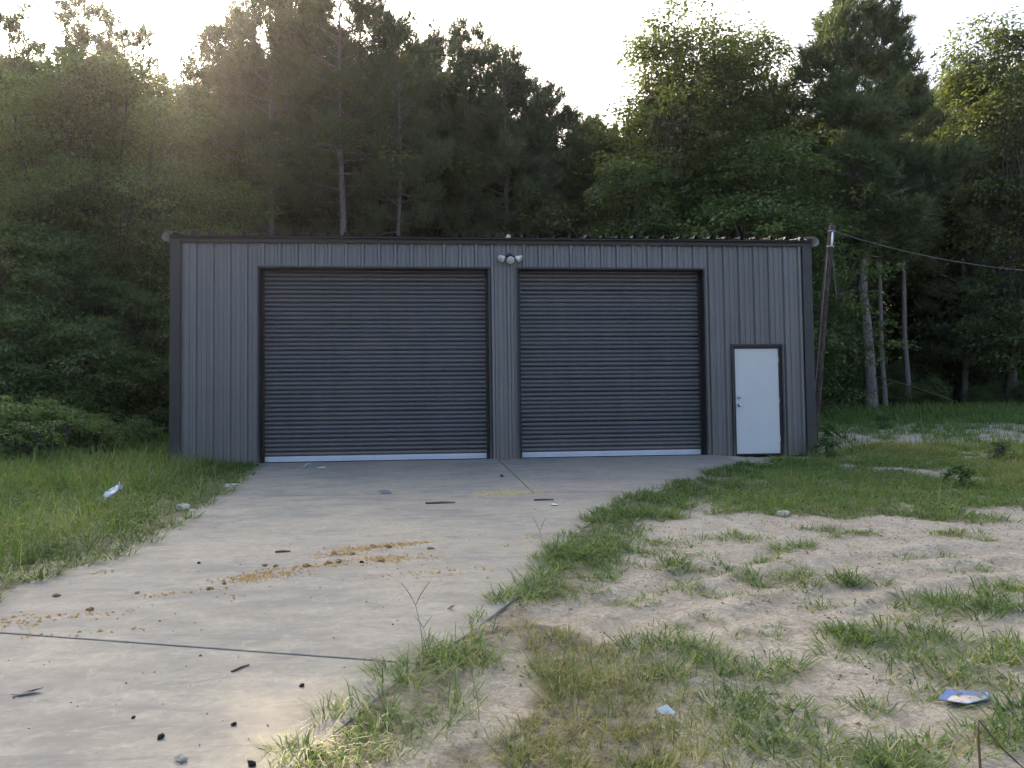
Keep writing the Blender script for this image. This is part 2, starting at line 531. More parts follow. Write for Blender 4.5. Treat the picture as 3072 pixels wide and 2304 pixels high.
M['plastic'] = mat_simple('white_plastic', (.74, .76, .78), .35, 0, .06, 5)
M['blue'] = mat_simple('blue_plastic', (.20, .27, .50), .35, 0, .2, 8)
M['paper'] = mat_simple('sandy_film', (.50, .45, .40), .6, 0, .2, 12)
M['greyscrap'] = mat_simple('grey_scrap', (.16, .16, .17), .6, 0, .2, 12)
M['straw'] = mat_simple('green_straw', (.24, .22, .11), .8, 0, .25, 14)
M['rust'] = mat_simple('rusty_dirt', (.30, .18, .12), .95, 0, .3, 14)

# ------------------------------------------------------------------ ground sheet
def axis(lo, hi, step, far_lo, far_hi):
    a = list(np.arange(lo, hi+1e-6, step))
    d = step*2; x = hi
    while x < far_hi: x += d; d *= 1.35; a.append(x)
    d = step*2; x = lo
    while x > far_lo: x -= d; d *= 1.35; a.insert(0, x)
    return np.array(a)

# places where grass grows, on the ground itself
P = lambda *q: [hit(*p) for p in q]
FIELD_R = P((1590, 1004), (1770, 965), (2240, 955), (2240, 1128), (2050, 1120), (1900, 1112), (1760, 1140), (1640, 1128), (1500, 1130), (1330, 1122), (1430, 1062))
STRIP_A = P((1600, 1008), (1500, 1052), (1400, 1082), (1290, 1140), (1225, 1200), (1165, 1268))
STRIP_B = P((1080, 1325), (1010, 1390), (930, 1440), (870, 1500), (780, 1580), (690, 1650))
DRY = P((1130, 1345), (1250, 1350), (1330, 1400), (1390, 1480), (1430, 1570), (1500, 1659), (1250, 1700), (900, 1700), (960, 1610), (1130, 1560), (1160, 1470))
TUFTS = [  # view x, y, half width in metres, blades, height
    (1440, 1222, .75, 420, .11), (1475, 1262, .40, 160, .08), (1690, 1240, .62, 330, .13), (1640, 1205, .25, 90, .10),
    (1850, 1246, .26, 140, .14), (1420, 1392, .36, 300, .17), (1565, 1438, .46, 420, .16), (1900, 1380, .60, 800, .14),
    (2080, 1300, .62, 620, .17), (2205, 1262, .34, 200, .15), (2050, 1440, .50, 330, .12), (2205, 1410, .4, 260, .17),
    (1620, 1515, .30, 360, .12), (1690, 1590, .30, 340, .12), (1880, 1645, .34, 400, .14), (2205, 1550, .22, 220, .16),
    (2090, 1585, .30, 240, .13), (1730, 1178, .30, 150, .16), (1590, 1156, .42, 160, .11), (1450, 1166, .35, 140, .10),
    (1370, 1182, .5, 220, .11), (1260, 1200, .3, 120, .12), (1900, 1512, .16, 80, .09), (1330, 1290, .35, 110, .08),
    (1600, 1362, .35, 90, .06), (1960, 1330, .3, 90, .08), (1830, 1150, .45, 140, .09), (2060, 1150, .6, 200, .09),
    (1650, 1280, .5, 120, .07), (2120, 1215, .35, 80, .08), (1300, 1440, .4, 160, .12), (1720, 1445, .3, 80, .07),
    (2010, 1190, .3, 70, .08), (1500, 1195, .25, 70, .08), (1780, 1300, .3, 70, .07), (1540, 1330, .22, 50, .06),
    (1770, 1540, .25, 90, .10), (1480, 1340, .25, 60, .07), (1980, 1490, .22, 60, .08), (2150, 1470, .25, 80, .1)]
TUFT_XY = [(*hit(a, b), c*.82, n, h) for (a, b, c, n, h) in TUFTS]

def cover(x, y):
    x = np.asarray(x, float); y = np.asarray(y, float)
    c = np.zeros(x.shape)
    nz = .55*vnoise(x, y, .9, 5) + .45*vnoise(x, y, .32, 6)
    c = np.maximum(c, np.where(in_poly(x+1.6*(vnoise(x, y, .8, 95)-.5), y+1.8*(vnoise(x, y, .8, 96)-.5), FIELD_R), sstep(.34, .52, nz+.05), 0))
    c = np.maximum(c, np.where(in_poly(x, y, DRY), sstep(.32, .52, nz+.05), 0))
    c = np.maximum(c, sstep(.55, .18, d_line(x, y, STRIP_A)))
    c = np.maximum(c, sstep(.36, .10, d_line(x, y, STRIP_B)))
    for (tx, ty, w, n, h) in TUFT_XY:
        c = np.maximum(c, .55*sstep(w*.7, w*.2, np.hypot((x-tx), (y-ty)*1.5)))
    left = (x < 2) & ~in_poly(x, y, DRIVE)
    ln = np.interp(y, [p[1] for p in DRIVE_L[::-1]], [p[0] for p in DRIVE_L[::-1]])
    c = np.maximum(c, np.where(left & (x < ln+.1) & (y < 40), 1, 0))
    far = (y > 1.0) & (x > 12)
    c = np.maximum(c, np.where(far, sstep(.35, .62, nz+.06*(y-8)*.5), 0))
    return c

gx = axis(-7.0, 17.0, .060, -170, 180)
gy = axis(-13.4, 3.0, .055, -60, 200)
X, Y = np.meshgrid(gx, gy)
Z = G(X, Y)
Vg = np.stack([X, Y, Z], -1).reshape(-1, 3)
nx, ny = len(gx), len(gy)
ii = (np.arange(ny-1)[:, None]*nx + np.arange(nx-1)[None, :]).ravel()
Fg = np.stack([ii, ii+1, ii+nx+1, ii+nx], 1)
me = mesh_np('ground', Vg, Fg, M['ground'], smooth=True)
trk = np.zeros(X.shape)
for k_, tr in enumerate(TRACKS):
    dk = d_line(X, Y, tr)
    trk = np.maximum(trk, sstep(.17, .10, dk)*(.45+.55*vnoise(X, Y, .5, 120+k_))*(.55+.45*np.sin((X*.93+Y*.35)*2*np.pi/.19)))
for nm, val in (('track', trk), ('cover', cover(X, Y)), ('litter', sstep(-1.2, 1.6, Y-forest_edge(X)))):
    a = me.attributes.new(nm, 'FLOAT', 'POINT')
    a.data.foreach_set('value', np.asarray(val, np.float32).ravel())
tag(link('ground', me), 'sandy yard with tyre tracks running up to the wood', None, None, 'structure')

# ------------------------------------------------------------------ thin volume added to imitate sun glare in the lens
hz = MB().box((gx[0]-6, gy[0]-6, -4.0), (gx[-1]+6, gy[-1]+6, 26.0)).build('veil', None)
hm, hnt, hout = new_mat('glare_veil')
pv = hnt.nodes.new('ShaderNodeVolumePrincipled')
pv.inputs['Color'].default_value = (.90, .87, .97, 1)
pv.inputs['Density'].default_value = .00026
pv.inputs['Anisotropy'].default_value = .82
hnt.links.new(pv.outputs[0], hout.inputs['Volume'])
hz.data.materials.append(hm)
tag(hz, 'faint sunlit haze added to imitate lens glare over the trees', None, None, 'stuff')

# ------------------------------------------------------------------ driveway slabs
drive = link('driveway', None)
tag(drive, 'pale concrete driveway widening towards the roller doors', None, None, 'structure')
def clip_half(poly, p, n):
    """keep the side of the polygon where (q-p).n >= 0"""
    o = []
    for i in range(len(poly)):
        a = np.array(poly[i]); b = np.array(poly[(i+1) % len(poly)])
        da = float(np.dot(a-p, n)); db = float(np.dot(b-p, n))
        if da >= 0: o.append(tuple(a))
        if (da >= 0) != (db >= 0):
            t = da/(da-db); o.append(tuple(a+t*(b-a)))
    return o
def seam(a, b, poly, gap=.009):
    a = np.array(a); b = np.array(b); d = (b-a)/np.linalg.norm(b-a); n = np.array([-d[1], d[0]])
    return clip_half(poly, a+n*gap, n), clip_half(poly, a-n*gap, -n)
far_, near_ = seam(hit(490, 1074), hit(1500, 1061.5), DRIVE)
midp, close = seam(hit(0, 1371), hit(905, 1438), near_)
sj0, sj1 = hit(1080, 997), hit(1146, 1060)
sl_, sr_ = seam(sj1, sj0, far_)
for poly in (sl_, sr_, midp, close):
    n = len(poly)
    ar = sum(poly[i][0]*poly[(i+1) % n][1]-poly[(i+1) % n][0]*poly[i][1] for i in range(n))
    if ar < 0: poly = poly[::-1]
    V = [(x, y, float(plane_z(y))+.012) for x, y in poly] + [(x, y, float(plane_z(y))-.13) for x, y in poly]
    F = [tuple(range(n))] + [(i+n, (i+1) % n+n, (i+1) % n, i) for i in range(n)]
    o = MB().add(V, F).build('concrete_slab', M['concrete'], drive)
    b = o.modifiers.new('bevel', 'BEVEL'); b.width = .006; b.segments = 2; b.limit_method = 'ANGLE'

# ------------------------------------------------------------------ the metal building
W_, D_ = 12.192, 9.144
EAVE = 4.105
B = thing('metal_building', 'long charcoal metal building with two roller doors and one white door', 'building')
RIB0, RIBP = .40, .3048
def profile(x0, x1, h=.040, minor=.010):
    """break points of the ribbed sheet between x0 and x1: (x, height)"""
    pts = []
    k0 = int(math.floor((x0-RIB0)/RIBP))-1; k1 = int(math.ceil((x1-RIB0)/RIBP))+1
    for k in range(k0, k1+1):
        c = RIB0+RIBP*k
        pts += [(c-.044, 0), (c-.021, h), (c+.021, h), (c+.044, 0)]
        for o in (.105, .198):
            pts += [(c+o-.014, 0), (c+o-.007, minor), (c+o+.007, minor), (c+o+.014, 0)]
    xs = [p[0] for p in pts]; hs = [p[1] for p in pts]
    r = [(x0, float(np.interp(x0, xs, hs)))] + [p for p in pts if x0+1e-4 < p[0] < x1-1e-4] + [(x1, float(np.interp(x1, xs, hs)))]
    return r
def sheet(x0, x1, z0, z1, place):
    pr = profile(x0, x1)
    V = []; F = []
    for (x, h) in pr:
        V += [place(x, h, z0), place(x, h, z1)]
    for i in range(len(pr)-1):
        F.append((2*i, 2*i+2, 2*i+3, 2*i+1))
    return MB().add(V, F)
D1, D2, PD = (1.553, 5.807), (6.373, 10.019), (10.58, 11.558)
HD, HP = 3.624, 2.128
SEAMS = [.40+.305*3*k+.02 for k in range(0, 14)]
def cut(x0, x1):
    e = [x0] + [s for s in SEAMS if x0+.15 < s < x1-.15] + [x1]
    return list(zip(e[:-1], e[1:]))
front = lambda x, h, z: (x, -h, z)
for (x0, x1, z0) in ((.12, D1[0]-.03, -.03), (D1[0]-.03, D1[1]+.03, HD+.02), (D1[1]+.03, D2[0]-.03, -.03), (D2[0]-.03, D2[1]+.03, HD+.02),
                     (D2[1]+.03, PD[0]-.03, -.03), (PD[0]-.03, PD[1]+.03, HP+.02), (PD[1]+.03, W_-.11, -.03)):
    for (a, b) in cut(x0, x1):
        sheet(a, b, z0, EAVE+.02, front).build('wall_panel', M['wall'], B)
# side and rear walls
for (x0, n_) in ((-.0, -1), (W_, 1)):
    e = np.linspace(.05, D_-.05, 11)
    for a, b in zip(e[:-1], e[1:]):
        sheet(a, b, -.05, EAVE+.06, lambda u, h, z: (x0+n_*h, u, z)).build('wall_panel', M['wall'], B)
e = np.linspace(.05, W_-.05, 14)
for a, b in zip(e[:-1], e[1:]):
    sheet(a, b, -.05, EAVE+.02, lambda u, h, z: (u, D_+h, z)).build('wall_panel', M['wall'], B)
for x0 in (0.0, W_):   # gable triangles
    MB().add([(x0, 0, EAVE), (x0, D_, EAVE), (x0, D_/2, EAVE+.40)], [(0, 1, 2)]).build('gable_panel', M['wall'], B)
# trims
for (xa, xb, nm) in ((-.035, .155, 1), (W_-.155, W_+.035, 0)):
    mb = MB()
    mb.box((xa, -.054, -.05), (xb, -.042, EAVE+.10))
    mb.box((xa if nm else xb-.012, -.042, -.05), (xa+.012 if nm else xb, .15, EAVE+.10))
    # folded hems
    mb.box((xb-.006 if nm else xa-.004, -.058, -.05), (xb+.004 if nm else xa+.006, -.03, EAVE+.0))
    mb.build('corner_trim', M['trim'], B)
mb = MB()
mb.box((.165, -.066, EAVE-.002), (W_-.165, -.046, EAVE+.085))
mb.box((.165, -.080, EAVE-.012), (W_-.165, -.046, EAVE-.002))
mb.build('eave_trim', M['trim'], B)
# jamb trims on the wall face
for (a, b, z) in ((D1[0], D1[1], HD), (D2[0], D2[1], HD), (PD[0], PD[1], HP)):
    mb = MB()
    w = .032
    mb.box((a-w, -.047, -.03), (a, -.006, z+w)); mb.box((b, -.047, -.03), (b+w, -.006, z+w)); mb.box((a, -.047, z), (b, -.006, z+w))
    mb.build('opening_trim', M['trim'], B)
# screws along the girts
mb = MB()
for z in (1.05, 2.25, 3.4, 4.02):
    for k in range(0, 40):
        x = RIB0+RIBP*k+.055
        if x > W_-.2: break
        if (D1[0]-.05 < x < D1[1]+.05 or D2[0]-.05 < x < D2[1]+.05) and z < HD: continue
        if PD[0]-.05 < x < PD[1]+.05 and z < HP: continue
        mb.lathe([(.010, 0), (.010, .004), (.006, .008)], (x, -.0005, z), (0, -1, 0), 6)
o = mb.build('screws', M['screw'], B); o['kind'] = 'stuff'
# roof sheets
EY, RY, SL_ = -.16, D_/2, 1/12.0
EZ = EAVE+.098
def roof_place(side):
    if side == 0:
        return lambda x, h, t: (x, EY+t, EZ+t*SL_+h*1.6)
    return lambda x, h, t: (x, D_-EY-t, EZ+t*SL_+h*1.6)
re = [-.02] + [s+.15 for s in SEAMS if .3 < s < W_-.3] + [W_+.02]
for side in (0, 1):
    for a, b in zip(re[:-1], re[1:]):
        sheet(a, b, 0, RY-EY, roof_place(side)).build('roof_panel', M['roof'], B)
mb = MB()
mb.box((.0, -.15, EZ-.035), (W_, -.06, EZ-.012))
mb.build('eave_closure', M['black'], B)
MB().add([(-.05, RY-.2, EZ+(RY-EY-.2)*SL_+.06), (W_+.05, RY-.2, EZ+(RY-EY-.2)*SL_+.06), (W_+.05, RY, EZ+(RY-EY)*SL_+.075), (-.05, RY, EZ+(RY-EY)*SL_+.075),
          (W_+.05, RY+.2, EZ+(RY-EY-.2)*SL_+.06), (-.05, RY+.2, EZ+(RY-EY-.2)*SL_+.06)], [(0, 1, 2, 3), (3, 2, 4, 5)]).build('ridge_cap', M['roof'], B)
for sgn, x0 in ((-1, 0.0), (1, W_)):
    prof = [(-.12, .050), (.02, .054), (.070, .040), (.108, .005), (.125, -.045), (.118, -.090), (.085, -.125), (.050, -.128), (.046, -.115)]
    pr = [(x0+sgn*a, 0, c) for a, c in prof]
    mb = MB()
    path = [(0, EY-.025, EZ), (0, RY, EZ+(RY-EY)*SL_), (0, D_-EY+.025, EZ)]
    mb.sweep(pr, path)
    o = mb.build('rake_trim', M['rake'], B, smooth=True)
    s = o.modifiers.new('solid', 'SOLIDIFY'); s.thickness = .004
# pale plug in one rib end
xk = RIB0+RIBP*round((hit(1085, 990)[0]-RIB0)/RIBP)
MB().add([(xk-.045, -.175, EZ-.01), (xk+.045, -.175, EZ-.01), (xk+.022, -.175, EZ+.048), (xk-.022, -.175, EZ+.052),
          (xk-.055, -.09, EZ-.01), (xk+.055, -.09, EZ-.01), (xk+.022, -.09, EZ+.048), (xk-.022, -.09, EZ+.052)],
         [(0, 1, 2, 3), (5, 4, 7, 6), (1, 5, 6, 2), (4, 0, 3, 7), (3, 2, 6, 7), (4, 5, 1, 0)]).build('rib_plug', M['plug'], B, bevel=.008)
MB().box((.05, .45, -.12), (W_-.05, D_-.05, .005)).build('floor', M['concrete'], B)

# roller doors
PITCH_S = .0826
def roller(a, b, label):
    fr = MB()
    yb = .27
    fr.box((a-.002, -.004, -.03), (a+.012, yb, HD)); fr.box((b-.012, -.004, -.03), (b+.002, yb, HD)); fr.box((a+.012, -.004, HD-.012), (b-.012, yb, HD))
    fr.box((a+.012, .165, .0), (a+.058, .235, HD-.012)); fr.box((b-.058, .165, .0), (b-.012, .235, HD-.012))
    o = fr.build('roller_door', M['black'], B)
    o['label'] = label
    nS = int((HD-.09)/PITCH_S)
    w0, w1 = a+.05, b-.05
    pf = []
    for t in np.linspace(0, 1, 9):
        zz = t*(PITCH_S-.010)
        pf.append((-.016*math.sin(math.pi*t)**.75, zz))
    pf = [(.012, -.004)] + pf + [(.012, PITCH_S-.006)]
    V = []; F = []
    for (yy, zz) in pf: V += [(w0, yy, zz), (w1, yy, zz)]
    for i in range(len(pf)-1): F.append((2*i, 2*i+1, 2*i+3, 2*i+2))
    sm = MB().add(V, F).mesh('slat', M['slat'], True)
    rs = random.Random(int(a*100))
    for k in range(nS+1):
        s = link('slat', sm, o, (0, .195+rs.uniform(-.003, .003), .115+k*PITCH_S))
        s.rotation_euler = (rs.uniform(-.05, .05), rs.uniform(-.0006, .0006), 0)
    bb = MB()
    bb.box((w0-.004, .176, .014), (w1+.004, .212, .112)); bb.box((w0-.004, .170, .060), (w1+.004, .176, .066)); bb.box((w0-.004, .168, .014), (w1+.004, .176, .024))
    bb.build('bottom_bar', M['bar'], o, bevel=.003)
    rb = MB(); rb.box((w0, .18, -.002), (w1, .21, .014)); rb.build('rubber_seal', M['black'], o)
roller(D1[0], D1[1], 'wider roller door, left of the floodlight')
roller(D2[0], D2[1], 'narrower roller door between the floodlight and the white door')

# entry door
a, b = PD
fr = MB()
fr.box((a, -.010, -.02), (a+.042, .10, HP)); fr.box((b-.042, -.010, -.02), (b, .10, HP)); fr.box((a+.042, -.010, HP-.05), (b-.042, .10, HP))
fr.box((a+.042, .06, -.02), (b-.042, .10, .012))
ed = MB().box((a+.046, .012, .016), (b-.046, .055, HP-.056)).build('entry_door', M['white'], B, bevel=.003)
ed['label'] = 'plain white steel door'
fr.build('door_frame', M['black'], ed)
kx = a+.046+.065
MB().lathe([(.033, 0), (.033, .006), (.014, .010), (.012, .035), (.024, .042), (.030, .055), (.028, .068), (.016, .076)], (kx+.006, .012, .965), (0, -1, 0), 16).build('door_knob', M['chrome'], ed, smooth=True)
MB().lathe([(.031, 0), (.031, .010), (.026, .018), (.012, .019), (.012, .023)], (kx, .012, 1.115), (0, -1, 0), 16).build('deadbolt', M['chrome'], ed, smooth=True)
for z in (.30, 1.05, 1.85):
    MB().tube([(b-.048, .006, z-.05), (b-.048, .006, z+.05)], .008, 8).build('hinge', M['white'], ed)

# floodlight between the doors
fx, fz = hit(0, 0), 0
def on_wall(vx, vy, y=0.0):
    d = ray(vx, vy); t = (y-CAM[1])/d[1]; p = CAM+d*t
    return p
p0 = on_wall(1101, 556, -.05)
FL = thing('flood_light', 'black three-headed floodlight with white lamps high between the roller doors', 'light', tuple(p0))
mb = MB()
mb.lathe([(.060, 0), (.062, .03), (.050, .055), (.030, .066)], (0, .018, .012), (0, -1, 0), 14)
mb.lathe([(.030, 0), (.034, .05), (.024, .075)], (0, -.03, -.02), (0, -.6, -.8), 12)
mb.tube([(-.03, -.03, .0), (-.09, -.05, .012), (-.115, -.06, .004)], [.017, .014, .020], 8)
mb.tube([(.03, -.03, .0), (.09, -.05, .012), (.115, -.06, .004)], [.017, .014, .020], 8)
mb.tube([(0, -.05, .02), (0, -.075, -.03)], [.016, .02], 8)
mb.build('mount', M['black'], FL, smooth=True)
for (px, py, pz, ax) in ((-.105, -.06, -.004, (-.62, -.55, -.42)), (.105, -.06, -.004, (.75, -.38, -.40)), (0.0, -.072, -.025, (.02, -.80, -.52))):
    hd = MB().lathe([(.022, 0), (.028, .02), (.046, .055), (.066, .095), (.070, .112), (.067, .114)], (px, py, pz), ax, 18).build('lamp_head', M['lampshell'], FL, smooth=True)
    axn = np.array(ax)/np.linalg.norm(ax)
    MB().lathe([(.058, 0), (.056, .006), (.03, .012), (.005, .014)], np.array([px, py, pz])+axn*.112, ax, 18).build('lens', M['lens'], hd, smooth=True)

# leaning service pole and its cable
foot = hit(1752, 968)
YP = 1.7
foot = (at_depth(1750, YP), YP)
zt = z_at(1797, 487, YP+.2)
topx = at_depth(1797, YP+.2)
topx = float(CAM[0] + ray(1797, 487)[0]*(YP+.2-CAM[1])/ray(1797, 487)[1])
footx = float(CAM[0] + ray(1752, 962)[0]*(YP-CAM[1])/ray(1752, 962)[1])
fz0 = float(G(np.array([footx]), np.array([YP]))[0])
UP = thing('utility_pole', 'weathered wooden pole leaning beside the right end of the building', 'pole', (footx, YP, fz0-.25))
tv = np.array([topx-footx, .2, zt-(fz0-.25)])
pts = [tv*t + np.array([.012*math.sin(t*7), .0, 0]) for t in np.linspace(0, 1, 12)]
MB().tube(pts, [.088-.018*t for t in np.linspace(0, 1, 12)], 14).build('pole_shaft', M['pole'], UP, smooth=True)
u = tv/np.linalg.norm(tv)
mb = MB()
for t, r, h in ((.972, .074, .02), (.905, .076, .03)):
    mb.lathe([(r, -h/2), (r+.008, -h/2), (r+.008, h/2), (r, h/2)], tv*t, u, 14)
mb.build('clamp_band', M['pipe'], UP)
MB().tube([tv*.965+np.array([-.02, -.095, 0]), tv*.93+np.array([-.02, -.11, 0]), tv*.905+np.array([-.02, -.10, 0])], [.018, .026, .020], 8).build('insulator', M['plastic'], UP, smooth=True)
MB().tube([tv*t+np.array([-.085+.01*t, -.055, 0]) for t in (.08, .3, .6, .88)], .012, 6).build('conduit', M['cable'], UP)
MB().tube([tv*.85+np.array([.05, -.08, 0]), tv*.80+np.array([.10, -.09, 0]), tv*.74+np.array([.17, -.06, 0]), tv*.68+np.array([.235, -.05, 0])], .009, 6).build('loose_wire', M['cable'], UP)
c0 = np.array([footx, YP, fz0-.25])+tv*.968+np.array([.06, -.08, 0])
pe = CAM + ray(2330, 590)*21.0
SC = tag(link('service_cable', None, None, tuple(c0)), 'thin overhead cable running right from the leaning pole', 'cable')
q = [(pe-c0)*t + np.array([0, 0, -.42*4*t*(1-t)*.5]) for t in np.linspace(0, 1, 22)]
MB().tube(q, .008, 6).build('wire', M['cable'], SC, smooth=True)

# ------------------------------------------------------------------ plants: generators
def unit(v):
    return v/(np.linalg.norm(v, axis=-1, keepdims=True)+1e-9)
def spikes(C, Dr, L, Wd, rng):
    """single-triangle needles"""
    n = len(C)
    side = unit(np.cross(Dr, unit(rng.normal(size=(n, 3)))))
    V = np.stack([C-side*Wd[:, None]/2, C+side*Wd[:, None]/2, C+Dr*L[:, None]], 1).reshape(-1, 3)
    F = np.arange(n*3).reshape(-1, 3)
    return V, F
def leaf_cards(C, Dr, L, Wd, rng, up=.5):
    """folded four-point leaves"""
    n = len(C)
    nr = unit(rng.normal(size=(n, 3)) + np.array([0, 0, 1.0])*up*2)
    side = unit(np.cross(Dr, nr)); nr = np.cross(side, Dr)
    mid = C + Dr*(L*.45)[:, None]
    V = np.stack([C, mid+side*(Wd/2)[:, None]+nr*(Wd*.16)[:, None], C+Dr*L[:, None]-nr*(L*.12)[:, None], mid-side*(Wd/2)[:, None]+nr*(Wd*.16)[:, None]], 1).reshape(-1, 3)
    F = np.arange(n*4).reshape(-1, 4)
    return V, F

def tubes_mesh(name, lines, mat, nside=6):
    V = []; F = []; off = 0
    ang = np.linspace(0, 2*np.pi, nside, endpoint=False)
    for pts, rad in lines:
        pts = np.asarray(pts, float); rad = np.asarray(rad, float)
        d = np.gradient(pts, axis=0); d = unit(d)
        ref = np.where(np.abs(d[:, 2:3]) < .95, np.array([[0, 0, 1.0]]), np.array([[1.0, 0, 0]]))
        a = unit(np.cross(d, ref)); b = np.cross(d, a)
        ring = pts[:, None, :] + rad[:, None, None]*(np.cos(ang)[None, :, None]*a[:, None, :] + np.sin(ang)[None, :, None]*b[:, None, :])
        V.append(ring.reshape(-1, 3))
        n = len(pts)
        i = np.arange(n-1)[:, None]*nside; k = np.arange(nside)[None, :]; k2 = (k+1) % nside
        F.append(np.stack([i+k, i+k2, i+nside+k2, i+nside+k], -1).reshape(-1, 4)+off)
        off += n*nside
    return mesh_np(name, np.concatenate(V), np.concatenate(F), mat, smooth=True)

def make_pine(seed, H, cb, R, r0, ns=20, fill=1.0, tuftL=.27):
    rng = np.random.default_rng(seed)
    zs = np.linspace(0, H, 14)
    sway = np.cumsum(rng.normal(size=(14, 2))*.045*H/18, axis=0); sway -= sway[0]
    trunk = np.column_stack([sway, zs])
    trad = r0*(1-zs/H)**.75 + .012
    trad[0] *= 1.25
    lines = [(trunk, trad)]
    tc, ta = [], []
    tt = []
    zb = cb*H
    nb = int((H-zb)*4.6*fill)
    az = rng.uniform(0, 6.28)
    for i in range(nb):
        z = zb + (H-zb)*((i+rng.uniform(-.4, .4))/nb)
        z = min(max(z, zb*.9), H*.985)
        t = (z-zb)/(H-zb)
        az += 2.4 + rng.normal()*.5
        prof = (1-max(t, 0)**2.3)*.80 + .24
        if t < .18: prof *= .65+2*t
        L = R*prof*rng.uniform(.62, 1.15)
        el = R_(-8 + 50*t + rng.normal()*9)
        base = np.array([np.interp(z, zs, trunk[:, 0]), np.interp(z, zs, trunk[:, 1]), z])
        d = np.array([math.cos(az)*math.cos(el), math.sin(az)*math.cos(el), math.sin(el)])
        s = np.linspace(0, 1, 6)
        br = base + np.outer(s*L, d) + np.outer(s**2*L*rng.uniform(.10, .30), [0, 0, 1]) + rng.normal(size=(6, 3))*.05*L*s[:, None]*.5
        rb = (.014+.012*L)*(1-.75*s)
        lines.append((br, rb))
        nl = int((3 + L*2.6)*fill)
        tone = rng.uniform(0, 1)
        for k in range(nl):
            u_ = rng.uniform(.30, 1.0)**.8
            p = np.array([np.interp(u_, s, br[:, j]) for j in range(3)])
            a2 = az + rng.normal()*.95
            e2 = R_(18 + 30*t + rng.normal()*20)
            d2 = np.array([math.cos(a2)*math.cos(e2), math.sin(a2)*math.cos(e2), math.sin(e2)])
            l2 = rng.uniform(.30, .85)*(1.15-.5*u_)*min(1, .45+L/2.2)
            q = p+d2*l2
            if k % 2 == 0: lines.append((np.array([p, p+d2*l2*.5+rng.normal(size=3)*.03, q]), np.array([.012, .009, .006])))
            ct = rng.uniform()
            m_ = rng.integers(5, 9)
            cs = rng.uniform(.13, .22)
            for j in range(m_):
                c = q + rng.normal(size=3)*cs*np.array([1, 1, .7])
                tc.append(c); ta.append((c-q)*2.2+d2*.45+np.array([0, 0, .85])+rng.normal(size=3)*.22)
                tt.append(.35*tone+.40*ct+.25*rng.uniform())
    # leader
    for k in range(10):
        tc.append(trunk[-1]+np.array([0, 0, -.1*k])+rng.normal(size=3)*.08); ta.append(np.array([0, 0, 1.0])+rng.normal(size=3)*.4); tt.append(rng.uniform())
    # dead stubs under the crown
    for k in range(int(10*cb*2)):
        z = rng.uniform(zb*.45, zb); a2 = rng.uniform(0, 6.28); L = rng.uniform(.4, 1.6)
        base = np.array([np.interp(z, zs, trunk[:, 0]), np.interp(z, zs, trunk[:, 1]), z])
        d = np.array([math.cos(a2), math.sin(a2), rng.uniform(-.25, .3)])
        lines.append((base+np.outer(np.linspace(0, 1, 4)*L, d)+rng.normal(size=(4, 3))*.04, np.array([.016, .012, .009, .004])))
    tc = np.array(tc); ta = unit(np.array(ta)); tt = np.array(tt)
    n = len(tc)
    C = np.repeat(tc, ns, 0); A = np.repeat(ta, ns, 0)
    N = n*ns
    sft = rng.uniform(-.16, .14, N)
    C = C + A*sft[:, None]
    Dv = unit(A*rng.uniform(.35, 1.3, N)[:, None] + unit(rng.normal(size=(N, 3)))*.85)
    L = tuftL*rng.uniform(.65, 1.15, N)
    V, F = spikes(C, Dv, L, rng.uniform(.026, .046, N), rng)
    tint = np.clip(np.repeat(tt, ns)*.8 + rng.uniform(0, .2, N), 0, 1)
    return tubes_mesh('trunk', lines, M['bark_pine']), mesh_np('crown', V, F, M['needle'], tint)

